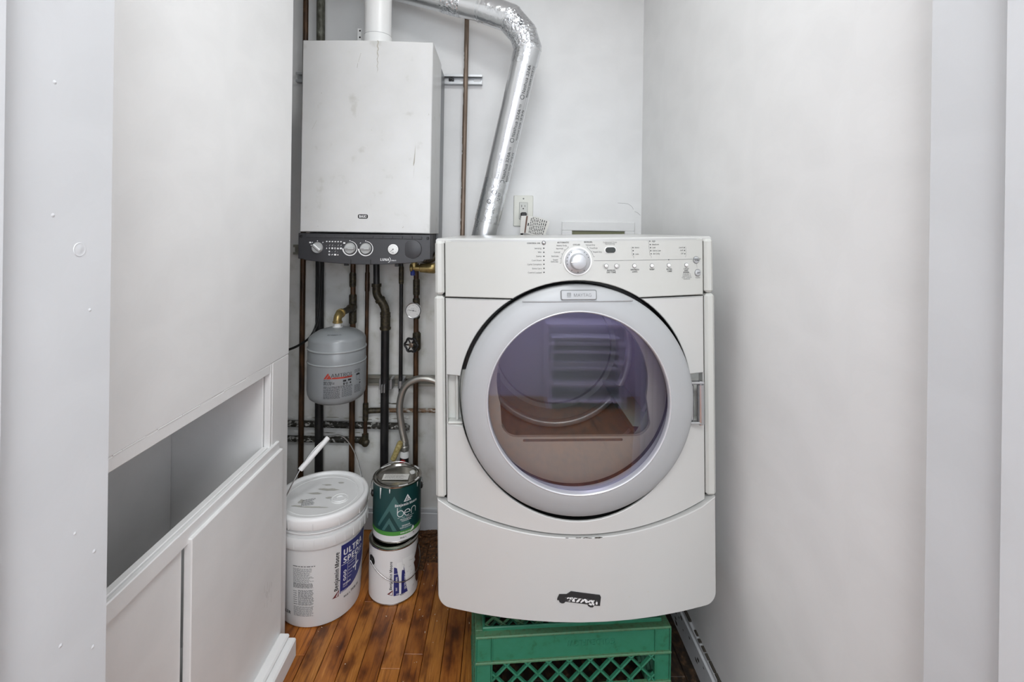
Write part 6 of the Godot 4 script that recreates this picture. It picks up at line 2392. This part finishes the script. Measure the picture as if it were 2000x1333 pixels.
# ---------------------------------------------------------------- things on the back wall by the dryer
func wall_fittings() -> void:
	var t := thing("wall_outlet", "ivory outlet plate with one free socket above the dryer", "outlet", Vector3(0.090, 1.353, -1.9995))
	var b := MB.new()
	b.panel(rrect(Vector2.ZERO, Vector2(0.082, 0.130), 0.004), 0.006, 0.006, 0.0025)
	part("plate", b, "plate_ivory", t)
	b = MB.new()
	b.panel(rrect(Vector2(0, 0.0), Vector2(0.036, 0.072), 0.002), 0.0064, 0.001, 0)
	part("socket_gap", b, "print_mid", t)
	b = MB.new()
	b.panel(rrect(Vector2(0, 0.0), Vector2(0.034, 0.070), 0.002), 0.0078, 0.003, 0.0008)
	var sk := part("socket", b, "outlet_grey", t)
	b = MB.new()
	b.panel(PackedVector2Array([Vector2(-0.0085, 0.016), Vector2(-0.0062, 0.016), Vector2(-0.0062, 0.025), Vector2(-0.0085, 0.025)]), 0.0082, 0.001, 0)
	b.panel(PackedVector2Array([Vector2(0.0052, 0.017), Vector2(0.0072, 0.017), Vector2(0.0072, 0.024), Vector2(0.0052, 0.024)]), 0.0082, 0.001, 0)
	b.panel(circle(Vector2(-0.0005, 0.0095), 0.0028, 14), 0.0082, 0.001, 0)
	part("slots", b, "black", sk)
	b = MB.new()
	b.xf = facing(Vector3(0, 0.0515, 0.006))
	b.lathe([Vector2(0.0032, 0), Vector2(0.0028, 0.0008), Vector2(0, 0.0009)], 12)
	part("screw", b, "print_mid", t)
	# plug with its cord
	t = thing("dryer_plug", "black power plug and cord in the lower socket, wrapped by a paper tag", "plug", Vector3(0.090, 1.334, -1.99))
	b = MB.new()
	b.span(Vector3(-0.012, -0.014, 0.0), Vector3(0.013, 0.012, 0.028), 0.004)
	part("plug_body", b, "cable_black", t)
	b = MB.new()
	b.tube(curve([Vector3(0, -0.004, 0.026), Vector3(-0.002, -0.022, 0.036), Vector3(-0.006, -0.06, 0.038), Vector3(-0.008, -0.12, 0.036), Vector3(-0.006, -0.25, 0.04), Vector3(0.0, -0.5, 0.05)], 8), 0.0052, 12)
	part("cord", b, "cable_black", t)
	# tag
	t = thing("warning_tag", "white printed paper tag with a brown stripe, hanging on the plug's cord", "tag", Vector3(0.088, 1.30, -1.93))
	b = MB.new()
	var lo := [Vector3(-0.0135, -0.042, 0.0), Vector3(0.012, -0.040, 0.010), Vector3(0.046, -0.050, 0.020), Vector3(0.083, -0.060, 0.026)]
	var hi := [Vector3(-0.0095, 0.030, 0.0), Vector3(0.022, 0.031, 0.010), Vector3(0.060, 0.025, 0.020), Vector3(0.106, 0.008, 0.026)]
	b = tag_strip(lo, hi, 0.0, 1.0, 0.0, 1.0, 0.0)
	part("paper", b, "paper", t)
	part("brown_stripe", tag_strip(lo, hi, 0.22, 0.29, 0.02, 0.98, 0.0012), "tag_brown", t)
	b = MB.new()
	var rng := RandomNumberGenerator.new()
	rng.seed = 3
	for k in 9:
		var u := 0.42 + k * 0.06
		var v := 0.06
		while v < 0.92:
			var w := rng.randf_range(0.06, 0.2)
			var s := tag_strip(lo, hi, u, u + 0.022, v, minf(v + w, 0.95), 0.0012)
			b.v.append_array(s.v)
			b.n.append_array(s.n)
			v += w + 0.04
	part("fine_print", b, "print_black", t)
	b = tag_strip(lo, hi, 0.335, 0.375, 0.42, 0.58, 0.0012)
	part("symbol", b, "print_black", t)
	# access panel with its opening
	t = thing("access_panel", "white access panel with a dark slot, flush on the wall behind the dryer", "panel", Vector3(0.407, 1.10, -1.9995))
	b = MB.new()
	b.span(Vector3(-0.154, 0.172, 0), Vector3(0.154, 0.2115, 0.010), 0.0025)
	b.span(Vector3(-0.154, -0.20, 0), Vector3(-0.110, 0.172, 0.010), 0.0025)
	b.span(Vector3(0.112, -0.20, 0), Vector3(0.154, 0.172, 0.010), 0.0025)
	b.span(Vector3(-0.110, -0.20, 0), Vector3(0.112, 0.02, 0.010), 0.0025)
	part("frame", b, "wall_paint", t)
	b = MB.new()
	b.span(Vector3(-0.110, 0.02, 0.0), Vector3(0.112, 0.172, 0.002), 0.0)
	part("opening", b, "slot_olive", t)


func tag_strip(lo: Array, hi: Array, u0: float, u1: float, v0: float, v1: float, lift: float) -> MB:
	var b := MB.new()
	var n := 10
	var at := func(u: float, v: float) -> Vector3:
		var s := u * 3.0
		var k := mini(int(s), 2)
		var a: Vector3 = lo[k].lerp(lo[k + 1], s - k)
		var c: Vector3 = hi[k].lerp(hi[k + 1], s - k)
		return a.lerp(c, v) + Vector3(0, 0, lift)
	for k in n:
		var ua := lerpf(u0, u1, float(k) / n)
		var ub := lerpf(u0, u1, float(k + 1) / n)
		var A: Vector3 = at.call(ua, v0)
		var B: Vector3 = at.call(ub, v0)
		var C: Vector3 = at.call(ub, v1)
		var D: Vector3 = at.call(ua, v1)
		b.quad(A, B, C, D, Vector3(-0.25, 0, 1))
		if lift == 0.0:
			var d := Vector3(0, 0, -0.0005)
			b.quad(A + d, B + d, C + d, D + d, Vector3(0.25, 0, -1))
	return b


# ---------------------------------------------------------------- the hall, seen mirrored in the dryer's window
func hall_things() -> void:
	var t := thing("white_bookcase", "low pale bookcase in the hall, mirrored in the dryer window", "bookcase", Vector3(0.62, 0, 1.29))
	var b := MB.new()
	for x in [-0.30, 0.28]:
		b = MB.new()
		b.span(Vector3(x, 0, -0.14), Vector3(x + 0.02, 0.62, 0.11), 0.001)
		part("side", b, "lilac_paint", t)
	for y in [0.05, 0.19, 0.33, 0.47, 0.60]:
		b = MB.new()
		b.span(Vector3(-0.28, y, -0.14), Vector3(0.28, y + 0.02, 0.11), 0.001)
		part("shelf", b, "hall_paint", t)
	b = MB.new()
	b.span(Vector3(-0.28, 0.0, 0.11), Vector3(0.28, 0.62, 0.116), 0.001)
	part("back", b, "lilac_paint", t)
